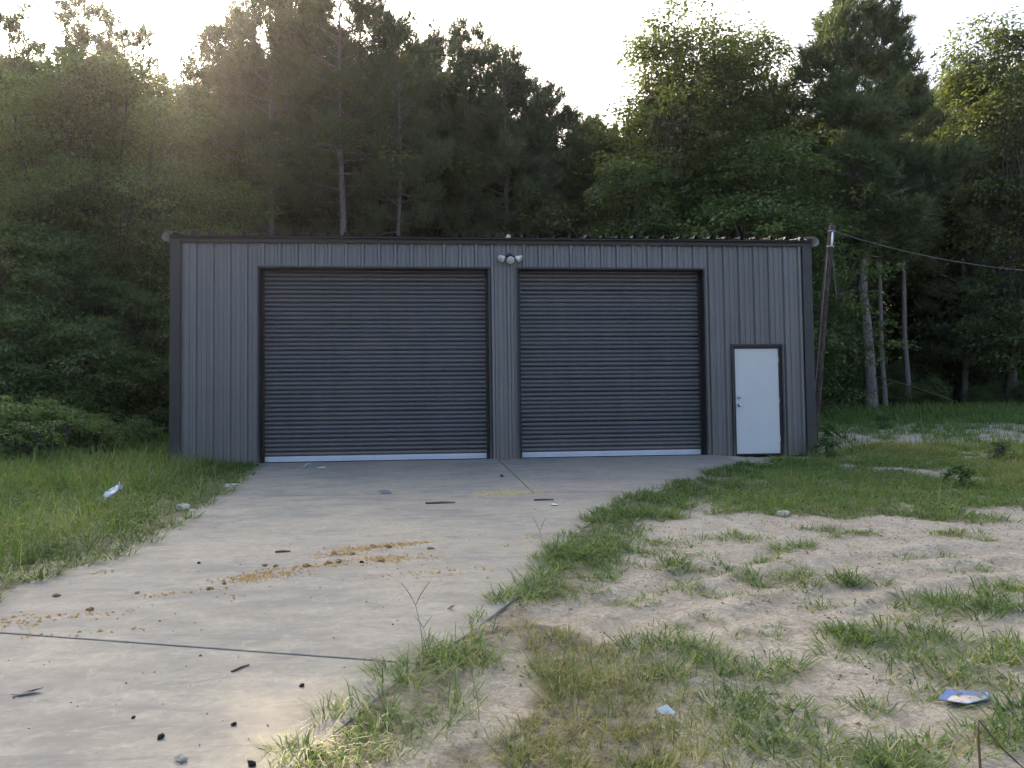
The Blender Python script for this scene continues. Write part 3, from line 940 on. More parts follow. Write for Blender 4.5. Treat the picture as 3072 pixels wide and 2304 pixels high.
def make_broad(seed, H, R, cb, r0, nlobe, twigs, lpt, mat, leafL=.13, fork=.3, flat=.8, lean=0.0, spread=.16, stems=1):
    rng = np.random.default_rng(seed)
    lines = []
    lc, ld, lt_ = [], [], []
    fz = H*fork
    bases = []
    for s_ in range(stems):
        a0 = rng.uniform(0, 6.28)
        off = np.array([math.cos(a0), math.sin(a0), 0])*(.0 if stems == 1 else .3)
        top = np.array([off[0]*3+lean*fz, off[1]*3, fz])
        s = np.linspace(0, 1, 6)
        tr = np.outer(1-s, off)+np.outer(s, top)+rng.normal(size=(6, 3))*.05*s[:, None]
        tr[:, 2] = s*fz
        lines.append((tr, r0/math.sqrt(stems)*(1.15-.45*s)))
        bases.append(top)
    zb = cb*H
    for i in range(nlobe):
        t = (i+.5)/nlobe
        z = zb + (H*.93-zb)*t**.9
        env = math.sin(math.pi*min(1, .22+.78*t*.98))**.65 if t < .9 else .35
        a = i*2.399+rng.normal()*.5
        rr = R*env*rng.uniform(.22, .85)*(1+.28*math.sin(2*a+seed)+.15*math.sin(3*a+2*t*3))
        z += rng.normal()*.035*H
        c = np.array([math.cos(a)*rr+lean*z, math.sin(a)*rr, z])
        lr = R*rng.choice([.20, .27, .34, .42])*rng.uniform(.9, 1.15)*(1.08-.35*t)
        b0 = bases[i % stems]
        if z < fz: b0 = np.array([b0[0]*z/fz*.6, b0[1]*z/fz*.6, z*.6])
        s = np.linspace(0, 1, 7)
        bow = np.outer(np.sin(s*math.pi), np.array([math.cos(a), math.sin(a), -.6])*rr*.12)
        limb = np.outer(1-s, b0)+np.outer(s, c)+bow+rng.normal(size=(7, 3))*.05*s[:, None]
        lines.append((limb, (r0*.40)*(1-.80*s)*min(1, .5+lr/R)))
        tone = rng.uniform(0, 1)
        for k in range(twigs):
            v = unit(rng.normal(size=3)); v[2] = v[2]*flat+.22
            v = unit(v)
            q = c + v*lr*rng.uniform(.55, 1.18)
            p = limb[rng.integers(3, 7)]
            mid = (p*.45+q*.55)+rng.normal(size=3)*.08*lr
            if k % 2 == 0: lines.append((np.array([p, mid, q]), np.array([.022, .013, .005])*(.6+.4*H/14)))
            n_ = int(lpt*rng.uniform(.5, 1.5))
            sr = spread*rng.uniform(.7, 1.3)
            out = unit(np.array([v[0], v[1], 0])+1e-6)
            sid = np.array([-out[1], out[0], 0])
            g = np.clip(rng.normal(size=(n_, 3)), -1.5, 1.5)
            pts = q + g[:, :1]*sr*1.35*out + g[:, 1:2]*sr*sid
            pts[:, 2] += g[:, 2]*sr*.42 - .32*np.abs(g[:, 0])*sr
            lc.append(pts)
            ld.append(unit(out*.55 + (g[:, :1]*out+g[:, 1:2]*sid)*.5 + np.array([0, 0, -.30])+rng.normal(size=(n_, 3))*.38))
            lt_.append(np.clip(.28*tone+.37*rng.uniform()+rng.uniform(0, .35, n_), 0, 1))
    C = np.concatenate(lc); Dv = np.concatenate(ld); tint = np.concatenate(lt_)
    n = len(C)
    L = leafL*rng.uniform(.65, 1.25, n)
    V, F = leaf_cards(C, Dv, L, L*rng.uniform(.42, .62, n), rng, .9)
    return tubes_mesh('trunk', lines, M['bark_oak']), mesh_np('crown', V, F, mat, tint)

PROTO = {}
PROTO['pine_tall'] = (make_pine(11, 20, .40, 3.3, .21, 15, 1.15, .30), 20)
PROTO['pine_airy'] = (make_pine(12, 20, .48, 3.2, .19, 15, 1.1, .30), 20)
PROTO['pine_full'] = (make_pine(13, 18, .16, 3.3, .18, 14, 1.05, .30), 18)
PROTO['pine_cone'] = (make_pine(14, 16, .20, 2.9, .16, 15, 1.1, .30), 16)
PROTO['pine_brush'] = (make_pine(15, 15, .40, 3.1, .20, 20, 1.35, .36), 15)
PROTO['oak_big'] = (make_broad(21, 15, 4.4, .18, .22, 50, 25, 46, M['leaf_warm'], .150, .22, .8, 0, .25, 3), 15)
PROTO['oak_mid'] = (make_broad(22, 13, 3.9, .10, .20, 46, 25, 44, M['leaf'], .150, .2, .8, 0, .25), 13)
PROTO['oak_low'] = (make_broad(23, 9, 3.3, .06, .14, 38, 26, 42, M['leaf'], .140, .2, .8, 0, .23), 9)
PROTO['oak_olive'] = (make_broad(24, 13, 3.6, .16, .18, 42, 25, 44, M['leaf_warm'], .145, .25, .8, 0, .25), 13)
PROTO['sapling'] = (make_broad(25, 5.5, 1.9, .08, .06, 22, 18, 34, M['leaf_fresh'], .12, .2, .7, 0, .17), 5.5)
PROTO['thicket'] = (make_broad(26, 4.0, 2.3, .04, .05, 28, 20, 34, M['leaf'], .12, .12, .7, 0, .19, 3), 4)
PROTO['weed'] = (make_broad(28, 1.0, .5, .08, .012, 12, 9, 9, M['leaf_fresh'], .085, .1, .8, 0, .05, 3), 1.0)
PROTO['bush'] = (make_broad(27, 1.3, .9, .03, .02, 20, 15, 24, M['leaf_bush'], .075, .1, .8, 0, .09, 3), 1.3)

USED = set()
def plant(kind, name, x, y, height, label, cat, group=None, rz=None, wide=1.0, z=None, tilt=None):
    (tm, cm), H0 = PROTO[kind]
    rs = random.Random(int(x*131+y*977))
    z = float(G(np.array([x]), np.array([y]))[0])-.05 if z is None else z
    r = thing(name, label, cat, (x, y, z), rs.uniform(0, 6.28) if rz is None else rz, group)
    k = height/H0
    r.scale = (k*wide, k*wide, k)
    if tilt: r.rotation_euler = (tilt[0], tilt[1], r.rotation_euler[2])
    link('trunk', tm, r); link('crown', cm, r)
    return r
def plant_px(kind, name, vx, top, Yd, label, cat, group=None, **kw):
    """trunk seen at vx, tip seen at height top, standing Yd metres behind the front wall"""
    x = at_depth(vx, Yd)
    zt = z_at(vx, top, Yd)
    h = zt - float(plane_z(Yd))
    return plant(kind, name, x, Yd, h, label, cat, group, **kw)

# --- trees one can point to
T = plant_px
T('pine_tall', 'pine_tree', 572, -40, 14.6, 'tall dense pine rising right of the bright gap in the trees', 'tree', rz=.6)
T('pine_cone', 'pine_tree', 492, 72, 19.0, 'smaller pine at the right flank of the bright gap in the trees', 'tree', rz=2.4, wide=1.05)
T('pine_full', 'pine_tree', 545, -5, 20.0, 'tall pine directly left of the tall dense pine', 'tree', rz=5.6, wide=.9)
T('pine_airy', 'pine_tree', 743, -45, 14.2, 'tallest open-crowned pine with a straight pale trunk above the wide roller door', 'tree', rz=2.0, wide=1.12)
T('pine_airy', 'pine_tree', 862, 55, 14.8, 'slim pine with a thin trunk just right of the tallest open pine', 'tree', rz=4.4, wide=.85)
T('pine_full', 'pine_tree', 955, 82, 20.0, 'full pine left of the twin-tipped pine over the middle of the roof', 'tree', rz=1.0, wide=.85)
T('pine_full', 'pine_tree', 1030, 78, 19.0, 'pine with spiky twin tips over the centre of the roof', 'tree', rz=3.3, wide=.75)
T('pine_cone', 'pine_tree', 1098, 140, 18.5, 'pine on the falling slope of treetops above the floodlight', 'tree', rz=5.1, wide=.95)
T('pine_cone', 'pine_tree', 1192, 214, 18.5, 'short pine at the foot of the falling slope of treetops', 'tree', rz=.3, wide=1.0)
T('pine_cone', 'pine_tree', 1288, 272, 21.0, 'lowest pine in the dip of the skyline beside the big leafy tree', 'tree', rz=2.6, wide=1.1)
T('pine_tall', 'pine_tree', 672, 8, 20.5, 'dense pine filling in left of the tallest open-crowned pine', 'tree', rz=2.9, wide=1.0)
T('pine_full', 'pine_tree', 800, 62, 19.5, 'full pine between the tallest open pine and the slim pine', 'tree', rz=4.9, wide=.9)
T('pine_full', 'pine_tree', 908, 100, 21.5, 'dark pine between the slim pine and the full pine', 'tree', rz=.2, wide=.95)
T('pine_cone', 'pine_tree', 1064, 118, 20.5, 'pine filling the notch right of the spiky twin tips', 'tree', rz=2.2, wide=1.05)
T('pine_cone', 'pine_tree', 1146, 188, 20.0, 'rounded pine halfway down the falling slope of treetops', 'tree', rz=3.7, wide=1.1)
T('pine_cone', 'pine_tree', 1238, 262, 19.5, 'small pine just left of the dip in the skyline', 'tree', rz=1.9, wide=1.15)
T('oak_big', 'leafy_tree', 1490, 48, 14.5, 'big many-stemmed leafy tree behind the right roller door', 'tree', rz=1.2, wide=1.15)
T('oak_big', 'leafy_tree', 1625, 78, 16.0, 'second big leafy tree leaning against the many-stemmed one', 'tree', rz=3.4, wide=1.05)
T('oak_low', 'leafy_tree', 1420, 375, 12.8, 'leafy tree with a pale low branch over the floodlight side of the roof', 'tree', rz=5.2, wide=1.0)
T('oak_low', 'leafy_tree', 1700, 370, 12.6, 'low leafy tree right behind the right end of the roof', 'tree', rz=3.0, wide=.95)
T('oak_low', 'leafy_tree', 1600, 330, 12.2, 'dark leafy tree spreading low over the roof behind the right roller door', 'tree', rz=.4, wide=1.15)
T('oak_olive', 'leafy_tree', 1700, 190, 17.5, 'yellowish leafy tree between the big leafy tree and the tufted pine', 'tree', rz=2.2)
T('pine_brush', 'pine_tree', 1880, 38, 14.6, 'bushy tufted pine right of the leaning pole', 'tree', rz=.9, wide=1.12)
T('pine_airy', 'pine_tree', 1912, 130, 15.4, 'slender pine standing close behind the tufted pine right of the pole', 'tree', rz=2.9, wide=.8)
T('pine_airy', 'pine_tree', 1962, 160, 17.2, 'thin dark pine third to the right of the leaning pole', 'tree', rz=4.1, wide=.85)
T('oak_olive', 'leafy_tree', 2185, 48, 19.0, 'tall olive leafy tree at the right edge of the wood', 'tree', rz=3.9, wide=1.0)
T('pine_full', 'pine_tree', 2085, 165, 20.0, 'dark full pine between the tufted pine and the right-edge leafy tree', 'tree', rz=5.5, wide=.9)
T('oak_mid', 'leafy_tree', 2160, 330, 20.5, 'leafy tree overhanging the sandy clearing on the far right', 'tree', rz=1.7)
T('oak_mid', 'leafy_tree', 195, 78, 9.5, 'large rounded leafy tree left of the bright gap in the trees', 'tree', rz=.2)
T('oak_olive', 'leafy_tree', 90, 210, 11.0, 'olive leafy tree at the left edge behind the thicket', 'tree', rz=5.0)
T('oak_mid', 'leafy_tree', 395, 158, 15.0, 'leafy tree right under the bright gap in the trees', 'tree', rz=3.0, wide=.9)
T('oak_low', 'leafy_tree', 455, 385, 10.8, 'low leafy tree reaching over the left end of the roof', 'tree', rz=2.1, wide=.9)
T('pine_full', 'pine_tree', 252, 62, 17.0, 'pine tip standing above the rounded leafy tree on the left', 'tree', rz=1.1)
T('pine_full', 'pine_tree', 188, 34, 20.0, 'far pine tip behind the rounded leafy tree on the left', 'tree', rz=4.0)
T('pine_full', 'pine_tree', 30, 48, 16.0, 'dark pine at the upper left corner', 'tree', rz=2.7)
T('oak_low', 'leafy_tree', 60, 385, 7.6, 'bright green leafy tree at the left edge beside the grass', 'tree', rz=.9)
T('oak_low', 'leafy_tree', 285, 480, 8.4, 'leafy tree with foliage to the ground left of the building corner', 'tree', rz=4.6)
T('sapling', 'leafy_sapling', 345, 545, 8.6, 'leafy sapling touching the left corner of the building', 'tree', rz=1.5)
T('oak_low', 'leafy_tree', 170, 500, 6.4, 'leafy tree in the middle of the left thicket', 'tree', rz=2.4, wide=1.0)

# --- the wood behind, trees nothing tells apart
rs = random.Random(5)
GP, GB = 'pines deep in the wood', 'leafy trees deep in the wood'
LP_, LB_ = 'tall pine standing deep in the wood behind the front trees', 'leafy tree standing deep in the wood behind the front trees'
def sky_top(vx):
    xs = [-300, 0, 120, 200, 285, 320, 420, 470, 640, 840, 930, 1100, 1200, 1260, 1310, 1420, 1700, 1760, 2000, 2100, 2212, 2500]
    ys = [60, 90, 150, 100, 150, 210, 215, 120, 40, 110, 130, 210, 290, 320, 300, 180, 230, 230, 200, 210, 130, 100]
    return float(np.interp(vx, xs, ys))
for row, (Yd, n, kinds) in enumerate(((22.5, 19, ('pine_full', 'oak_mid', 'pine_cone', 'oak_low')), (27.0, 20, ('pine_full', 'pine_cone', 'oak_mid')), (33.0, 20, ('pine_full', 'oak_olive', 'pine_cone')), (41.0, 20, ('pine_full', 'pine_cone')))):
    for i in range(n):
        vx = -260 + 2740*(i+rs.uniform(.2, .8))/n
        kd = kinds[(i+row) % len(kinds)]
        if 1740 < vx < 2120 and row == 0: kd = 'pine_airy'
        Yr = Yd + rs.uniform(-1.6, 1.6)
        top = sky_top(vx) + rs.uniform(15, 90)
        pine = kd.startswith('pine')
        T(kd, 'pine_tree' if pine else 'leafy_tree', vx, top, Yr, LP_ if pine else LB_, 'tree', GP if pine else GB, wide=rs.uniform(.95, 1.3))
# --- undergrowth along the wood's edge
GU = 'shrubs of the dark undergrowth'
for i in range(34):
    x = -13 + 46*(i+rs.uniform(.1, .9))/34
    if -.8 < x < 12.6 and rs.random() < .45: continue
    right = x > 12.6
    y = float(forest_edge(x)) + (rs.uniform(4.5, 9.0) if right else rs.uniform(1.0, 5.5))
    plant('thicket', 'undergrowth_shrub', x, y, rs.uniform(1.8, 3.6) if right else rs.uniform(2.6, 5.2), 'dark leafy shrub filling the undergrowth below the trees', 'shrub', GU, wide=rs.uniform(.8, 1.2))
for i in range(16):
    x = 12.8 + 22*(i+rs.uniform(.1, .9))/16
    y = float(forest_edge(x)) + rs.uniform(.6, 2.6)
    plant('thicket', 'undergrowth_shrub', x, y, rs.uniform(.6, 1.5), 'low dark shrub at the edge of the sandy clearing', 'shrub', 'low shrubs edging the clearing', wide=rs.uniform(.9, 1.3))
for i in range(12):
    x = -12.5 + 11*(i+rs.uniform(.1, .9))/12
    y = float(forest_edge(x)) + rs.uniform(.0, 1.6)
    plant('thicket', 'undergrowth_shrub', x, y, rs.uniform(1.8, 3.6), 'dense leafy shrub of the thicket left of the building', 'shrub', 'shrubs of the left thicket', wide=rs.uniform(.9, 1.2))
for vx, Yd, h in ((1985, 23.5, 3.2), (2060, 22.5, 3.6), (2130, 24.0, 3.4), (1900, 25.0, 3.6), (2200, 22.0, 3.2), (2020, 27.0, 4.2), (1840, 24.0, 3.4)):
    plant('thicket', 'undergrowth_shrub', at_depth(vx, Yd), Yd, h, 'dark leafy shrub filling the undergrowth below the trees', 'shrub', GU, wide=1.2)
# --- bushes and weeds that stand alone
for (vx, vy, h, w_, lab) in ((15, 1003, 1.25, 1.15, 'feathery green bush at the left edge of the grass'), (112, 992, 1.15, 1.1, 'feathery green bush second from the left edge'),
                         (205, 982, .85, 1.2, 'feathery bush third from the left edge, lower than its neighbours'), (300, 966, .75, 1.2, 'small feathery bush before the shaded thicket near the building'),
                         (70, 972, 1.45, 1.1, 'green bush behind the two leftmost feathery bushes'), (165, 968, 1.2, 1.1, 'green bush behind the third feathery bush')):
    x, y = hit(vx, vy)
    plant('bush', 'green_bush', x, y, h, lab, 'bush', wide=w_)
for (vx, vy, h, lab) in ((1708, 978, .48, 'leafy weed between the white door and the building corner'), (1785, 985, .50, 'leafy weed growing beside the right building corner'),
                         (1790, 960, .62, 'taller leafy weed behind the one at the building corner'),
                         (1905, 925, .6, 'small leafy weed in the clearing below the tufted pine'), (2075, 1048, .42, 'loose weed standing in the right-hand grass'),
                         (2165, 1000, .5, 'leafy weed near the right edge of the grass')):
    x, y = hit(vx, vy)
    plant('weed', 'leafy_weed', x, y, h, lab, 'weed', wide=1.1)

# ------------------------------------------------------------------ grass
def blades(Pb, h, az, lean, w):
    n = len(Pb)
    d = np.stack([np.cos(az), np.sin(az), np.zeros(n)], 1)
    p = np.stack([-np.sin(az), np.cos(az), np.zeros(n)], 1)
    # turn each blade's face at random about its lean
    tw = RNG.uniform(-1.2, 1.2, n)
    p = p*np.cos(tw)[:, None] + d*np.sin(tw)[:, None]
    up = np.array([0, 0, 1.0])
    m_ = Pb + d*(lean*h*.42)[:, None] + up*(h*np.maximum(.60-.22*lean, .12))[:, None]
    t_ = Pb + d*(lean*h*1.05)[:, None] + up*(h*np.maximum(1-.68*lean, .04))[:, None]
    hw = (w/2)[:, None]
    V = np.stack([Pb-p*hw, Pb+p*hw, m_+p*hw*.8, m_-p*hw*.8, t_], 1).reshape(-1, 3)
    o = np.arange(n)[:, None]*5
    return V, [o+np.array([[0, 1, 2, 3]]), o+np.array([[3, 2, 4]])]
def grass_obj(name, Pb, h, az, lean, w, tint, mat, parent=None):
    V, F = blades(Pb, h, az, lean, w)
    me = mesh_np(name, V, F, mat, np.concatenate([tint, np.clip(tint+.10, 0, 1)]))
    return link(name, me, parent)
def scatter(n, xr, yr, acc, tuft=14, rad=.09):
    """clump centres accepted by acc(x, y) (0..1), each with tuft blades"""
    x = RNG.uniform(*xr, n); y = RNG.uniform(*yr, n)
    k = RNG.uniform(0, 1, n) < acc(x, y)
    x, y = x[k], y[k]
    n = len(x)
    cx = np.repeat(x, tuft); cy = np.repeat(y, tuft)
    a = RNG.uniform(0, 2*np.pi, n*tuft); r = rad*np.sqrt(RNG.uniform(0, 1, n*tuft))
    tone = np.repeat(RNG.uniform(0, 1, n), tuft)
    return cx+np.cos(a)*r, cy+np.sin(a)*r, a, tone
def on_ground(x, y):
    return np.column_stack([x, y, G(x, y)-.006])
notdrive = lambda x, y: ~in_poly(x, y, DRIVE)

# left field
def acc_left(x, y):
    ln = np.interp(y, [p[1] for p in DRIVE_L[::-1]], [p[0] for p in DRIVE_L[::-1]])
    ok = (x < ln+.10) & (y < forest_edge(x)+.8) & ~((x > -.15) & (y > -.12))
    front_ = np.where(y > -.4, np.where(x < 1.5, 1, 0), 1)
    dens = np.where(y < -6, .9, .7)
    return ok*dens*front_
x, y, a, tone = scatter(11500, (-11, 2.4), (-10.5, 6.5), acc_left, 15, .10)
n = len(x)
patch = vnoise(x, y, 1.3, 31); fine = vnoise(x, y, .4, 32)
ln = np.interp(y, [p[1] for p in DRIVE_L[::-1]], [p[0] for p in DRIVE_L[::-1]])
edge = sstep(0, 1.0, ln-x)
h = (.17+.24*edge*(.4+patch))*RNG.uniform(.5, 1.45, n)
lean = np.clip(RNG.normal(.80, .32, n)+(1-edge)*.35, .1, 1.6)
dist = np.hypot(x-CAM[0], y-CAM[1])
w = .0042+.00042*dist
tint = np.clip(-.03+.50*patch*(.3+.7*edge)+.22*tone+RNG.uniform(-.12, .25, n)+.25*(fine-.5), 0, .97)
zb = np.where(in_poly(x, y, DRIVE), plane_z(y)+.013, G(x, y)-.006)
o = grass_obj('grass', np.column_stack([x, y, zb]), h, a+RNG.normal(0, .6, n), lean, w*RNG.uniform(.8, 1.4, n), tint, M['grass'])
tag(o, 'thick uncut green grass left of the driveway', 'grass', None, 'stuff')

# right field
def acc_right(x, y):
    return np.where(notdrive(x, y) & (y > -8) & (x > 6.5), np.where(d_line(x, y, STRIP_A) > .3, cover(x, y), 0)*in_poly(x+1.6*(vnoise(x, y, .8, 95)-.5), y+1.8*(vnoise(x, y, .8, 96)-.5), FIELD_R), 0)*.85
x, y, a, tone = scatter(15000, (6, 19), (-7.8, 1.2), acc_right, 14, .11)
n = len(x)
patch = vnoise(x, y, 1.1, 41)
tall = sstep(11.5, 14.5, x)
h = (.085+.09*patch+.14*tall*patch)*RNG.uniform(.55, 1.4, n)
dist = np.hypot(x-CAM[0], y-CAM[1])
tint = np.clip(.16+.55*patch*(.5+.5*tall)+.25*tone+.12*tall+RNG.uniform(-.12, .25, n), 0, .97)
o = grass_obj('grass', on_ground(x, y), h, a+RNG.normal(0, .5, n), np.clip(RNG.normal(.95, .32, n), .1, 1.5), (.0046+.00042*dist)*RNG.uniform(.8, 1.3, n), tint, M['grass'])
tag(o, 'rough green grass on the right below the white door', 'grass', None, 'stuff')

# thin stems standing out of both fields
n = 2600
x = np.concatenate([RNG.uniform(-10, 1.7, n), RNG.uniform(7, 18, n)]); y = np.concatenate([RNG.uniform(-9.5, 5, n), RNG.uniform(-6.5, 4, n)])
ln = np.interp(y, [p[1] for p in DRIVE_L[::-1]], [p[0] for p in DRIVE_L[::-1]])
k = np.where(x < 2, (x < ln-.15) & (y < forest_edge(x)) & ~((x > -.1) & (y > -.2)), (cover(x, y) > .5) & notdrive(x, y) & ~((x < 12.5) & (y > -.2)) & (RNG.uniform(0, 1, 2*n) < .5))
k &= RNG.uniform(0, 1, 2*n) < sstep(.3, .65, vnoise(x, y, 1.2, 101))
x, y = x[k], y[k]; n = len(x)
dist = np.hypot(x-CAM[0], y-CAM[1])
o = grass_obj('seed_stems', on_ground(x, y), RNG.uniform(.28, .62, n)*np.where(x < 2, 1, .72), RNG.uniform(0, 6.28, n), np.clip(RNG.normal(.35, .2, n), .05, .9), .0028+.00034*dist, np.clip(RNG.uniform(.45, 1.0, n), 0, 1), M['grass'])
tag(o, 'thin pale seed stems standing out of the long grass', 'grass stems', None, 'stuff')

# far clearing
x, y, a, tone = scatter(9500, (12.4, 34), (.8, 17), lambda x, y: np.where(y < forest_edge(x)+.8, cover(x, y)*.75+.16, 0), 12, .16)
n = len(x)
h = (.18+.28*sstep(6, 14, y))*RNG.uniform(.5, 1.5, n)
dist = np.hypot(x-CAM[0], y-CAM[1])
tint = np.clip(.2+.3*tone+RNG.uniform(-.1, .2, n), 0, .95)
o = grass_obj('grass', on_ground(x, y), h, a, np.clip(RNG.normal(.6, .3, n), .1, 1.2), (.004+.00055*dist)*RNG.uniform(.8, 1.3, n), tint, M['grass'])
tag(o, 'thin grass over the sandy clearing in front of the wood', 'grass', None, 'stuff')

# verge along the right edge of the concrete
def acc_verge(x, y):
    da = d_line(x, y, STRIP_A); db = d_line(x, y, STRIP_B)
    gap = sstep(.40, .60, .6*vnoise(x, y, .55, 81)+.4*vnoise(x, y, .2, 82))
    return np.clip(np.maximum(sstep(.62, .20, da)*(.35+.65*gap), sstep(.40, .08, db)*gap), 0, 1)*np.where(in_poly(x, y, DRIVE), .8*sstep(.22, .02, d_line(x, y, DRIVE, True)), 1)
x, y, a, tone = scatter(21000, (1.5, 12), (-12.5, .1), acc_verge, 18, .07)
n = len(x)
h = (.06+.12*vnoise(x, y, .5, 51))*RNG.uniform(.5, 1.6, n)
dist = np.hypot(x-CAM[0], y-CAM[1])
dry = sstep(-6.5, -9.5, y)
tint = np.clip(.10+.25*tone+RNG.uniform(-.1, .25, n)+.42*dry*RNG.uniform(0, 1, n), 0, 1)
zb = np.where(in_poly(x, y, DRIVE), plane_z(y)+.013, G(x, y)-.006)
o = grass_obj('grass', np.column_stack([x, y, zb]), h, a+RNG.normal(0, .5, n), np.clip(RNG.normal(1.05, .3, n), .2, 1.6), (.0040+.00045*dist)*RNG.uniform(.8, 1.3, n), tint, M['grass'])
tag(o, 'grass verge creeping over the right edge of the concrete', 'grass', None, 'stuff')

# drying patch in the foreground
def acc_dry(x, y):
    return np.where(in_poly(x+.5*(vnoise(x, y, .5, 97)-.5), y+.5*(vnoise(x, y, .5, 98)-.5), DRY) & notdrive(x, y), sstep(.30, .56, .55*vnoise(x, y, .9, 5)+.45*vnoise(x, y, .32, 6)+.03), 0)
x, y, a, tone = scatter(4000, (3, 8), (-12.8, -6.8), acc_dry, 24, .06)
n = len(x)
h = (.07+.09*vnoise(x, y, .4, 61))*RNG.uniform(.5, 1.5, n)
tint = np.clip(.1+.45*tone+RNG.uniform(-.15, .35, n), 0, 1)
o = grass_obj('grass', on_ground(x, y), h, a+RNG.normal(0, .5, n), np.clip(RNG.normal(.95, .35, n), .1, 1.5), RNG.uniform(.0030, .0062, n), tint, M['grass_dry'])
tag(o, 'half-dry yellowing grass in the foreground beside the concrete', 'grass', None, 'stuff')

# single tufts on the sand
TUFT_LABEL = {7: 'large spreading tuft of green grass in the middle of the bare sand', 8: 'broad grass tuft at the right, upslope of the large sand tuft',
              5: 'spiky grass tuft just right of the half-dry foreground grass', 6: 'rounded grass tuft between the spiky tuft and the large sand tuft',
              12: 'dense grass tuft low in the foreground, left of the blue wrapper', 13: 'dense grass tuft merging downhill from the one left of the blue wrapper', 14: 'bottom-most dense grass tuft on the sand',
              10: 'grass tuft directly above the blue wrapper', 0: 'flat wide grass tuft on the sand nearest the verge', 2: 'ragged grass tuft beside the upper tyre track',
              4: 'small upright grass tuft between two tyre tracks', 15: 'grass tuft at the right edge beside the blue wrapper', 17: 'wispy grass tuft at the top of the bare sand', 9: 'grass tuft at the far right end of the tyre tracks'}
loose = []
for i, (tx, ty, wd, nb, hh) in enumerate(TUFT_XY):
    r = np.random.default_rng(900+i)
    # several small clumps make up one tuft
    nc = max(4, nb//22)
    ang = r.uniform(0, 6.28, nc); rr = wd*np.sqrt(r.uniform(0, 1, nc))
    ccx = tx+np.cos(ang)*rr; ccy = ty+np.sin(ang)*rr*.55
    k = r.integers(0, nc, int(nb*(1.0 if ty < -9 else 1.25)))
    a = r.uniform(0, 6.28, len(k)); q = .075*np.sqrt(r.uniform(0, 1, len(k)))
    x = ccx[k]+np.cos(a)*q; y = ccy[k]+np.sin(a)*q
    h = hh*1.0*r.uniform(.5, 1.6, len(k))*(1.1-.4*(rr[k]/wd))
    lean = np.clip(r.normal(1.1, .3, len(k)), .2, 1.6)
    dd = math.hypot(tx-CAM[0], ty-CAM[1])
    w = (.0046+.00045*dd)*r.uniform(.8, 1.35, len(k))
    tint = np.clip(.08+.35*r.uniform(0, 1, nc)[k]+r.uniform(-.1, .3, len(k))+(r.uniform(0, 1, len(k)) < .10)*.7, 0, 1)
    data = (on_ground(x, y), h, a+r.normal(0, .5, len(k)), lean, w, tint)
    if i in TUFT_LABEL:
        tag(grass_obj('grass_tuft', *data, M['grass']), TUFT_LABEL[i], 'grass tuft', 'grass tufts on the bare sand')
    else:
        loose.append(data)
# sparse seedlings and runners all over the sand
x = RNG.uniform(4.5, 18, 1700); y = RNG.uniform(-12.5, -2.5, 1700)
k = notdrive(x, y) & (d_line(x, y, DRIVE, True) > .1) & (RNG.uniform(0, 1, 1700) < .15+.85*sstep(.45, .7, vnoise(x, y, .9, 71)))
x, y = x[k], y[k]
m_ = 5
x = np.repeat(x, m_)+RNG.normal(0, .03, len(x)*m_); y = np.repeat(y, m_)+RNG.normal(0, .03, len(y)*m_)
n = len(x)
dist = np.hypot(x-CAM[0], y-CAM[1])
loose.append((on_ground(x, y), RNG.uniform(.025, .09, n), RNG.uniform(0, 6.28, n), np.clip(RNG.normal(.9, .35, n), .2, 1.6), .0028+.0004*dist, np.clip(RNG.uniform(.1, .95, n), 0, 1)))
cat_ = [np.concatenate([d[j] for d in loose]) for j in range(6)]
o = grass_obj('grass', *cat_, M['grass'])
tag(o, 'scattered wisps of grass over the bare sand', 'grass', None, 'stuff')

# dead stalks and twigs lying on sand and verge
n = 1500
x = RNG.uniform(2.0, 17, n); y = RNG.uniform(-12.8, -2.5, n)
k = notdrive(x, y) | (d_line(x, y, DRIVE_R) < .3)
x, y = x[k], y[k]; n = len(x)
z = np.where(in_poly(x, y, DRIVE), plane_z(y)+.014, G(x, y)+.003)
o = grass_obj('dead_stalks', np.column_stack([x, y, z]), RNG.uniform(.04, .16, n), RNG.uniform(0, 6.28, n), np.full(n, 1.36)+RNG.uniform(-.02, .05, n), RNG.uniform(.003, .007, n), RNG.uniform(.3, 1, n), M['grass_dry'])
tag(o, 'dead straw and stalks lying about on the sand', 'straw', None, 'stuff')

# forked seed stalks
for (vx, vy, topv, side, lab) in ((915, 1440, 1275, 1, 'tall forked seed stalk in front of the driveway joint'), (925, 1425, 1345, .6, 'shorter forked seed stalk behind the tall one'),
                                  (1035, 1550, 1400, 1, 'straw-coloured seed stalk amid the foreground grass'), (1175, 1225, 1115, .7, 'branched seed stalk on the verge at mid driveway')):
    x, y = hit(vx, vy)
    z0 = float(G(np.array([x]), np.array([y]))[0])
    t = (y-CAM[1])/ray(vx, vy)[1]
    hgt = (vy-topv)*VS/FPX*t*.98
    st = thing('seed_stalk', lab, 'seed stalk', (x, y, z0))
    s = np.linspace(0, 1, 6)
    stem = [(-.04*side*q_*q_, .01*q_, hgt*.72*q_) for q_ in s]
    MB().tube(stem, [.0024, .0023, .0022, .002, .0018, .0016], 5).build('stem', M['straw'], st)
    p = np.array(stem[-1])
    for sg in (-1, 1):
        MB().tube([p, p+np.array([sg*.030*side, 0, hgt*.14]), p+np.array([sg*.075*side, .01, hgt*.28])], [.0016, .0028, .0013], 5).build('seed_head', M['straw'], st)

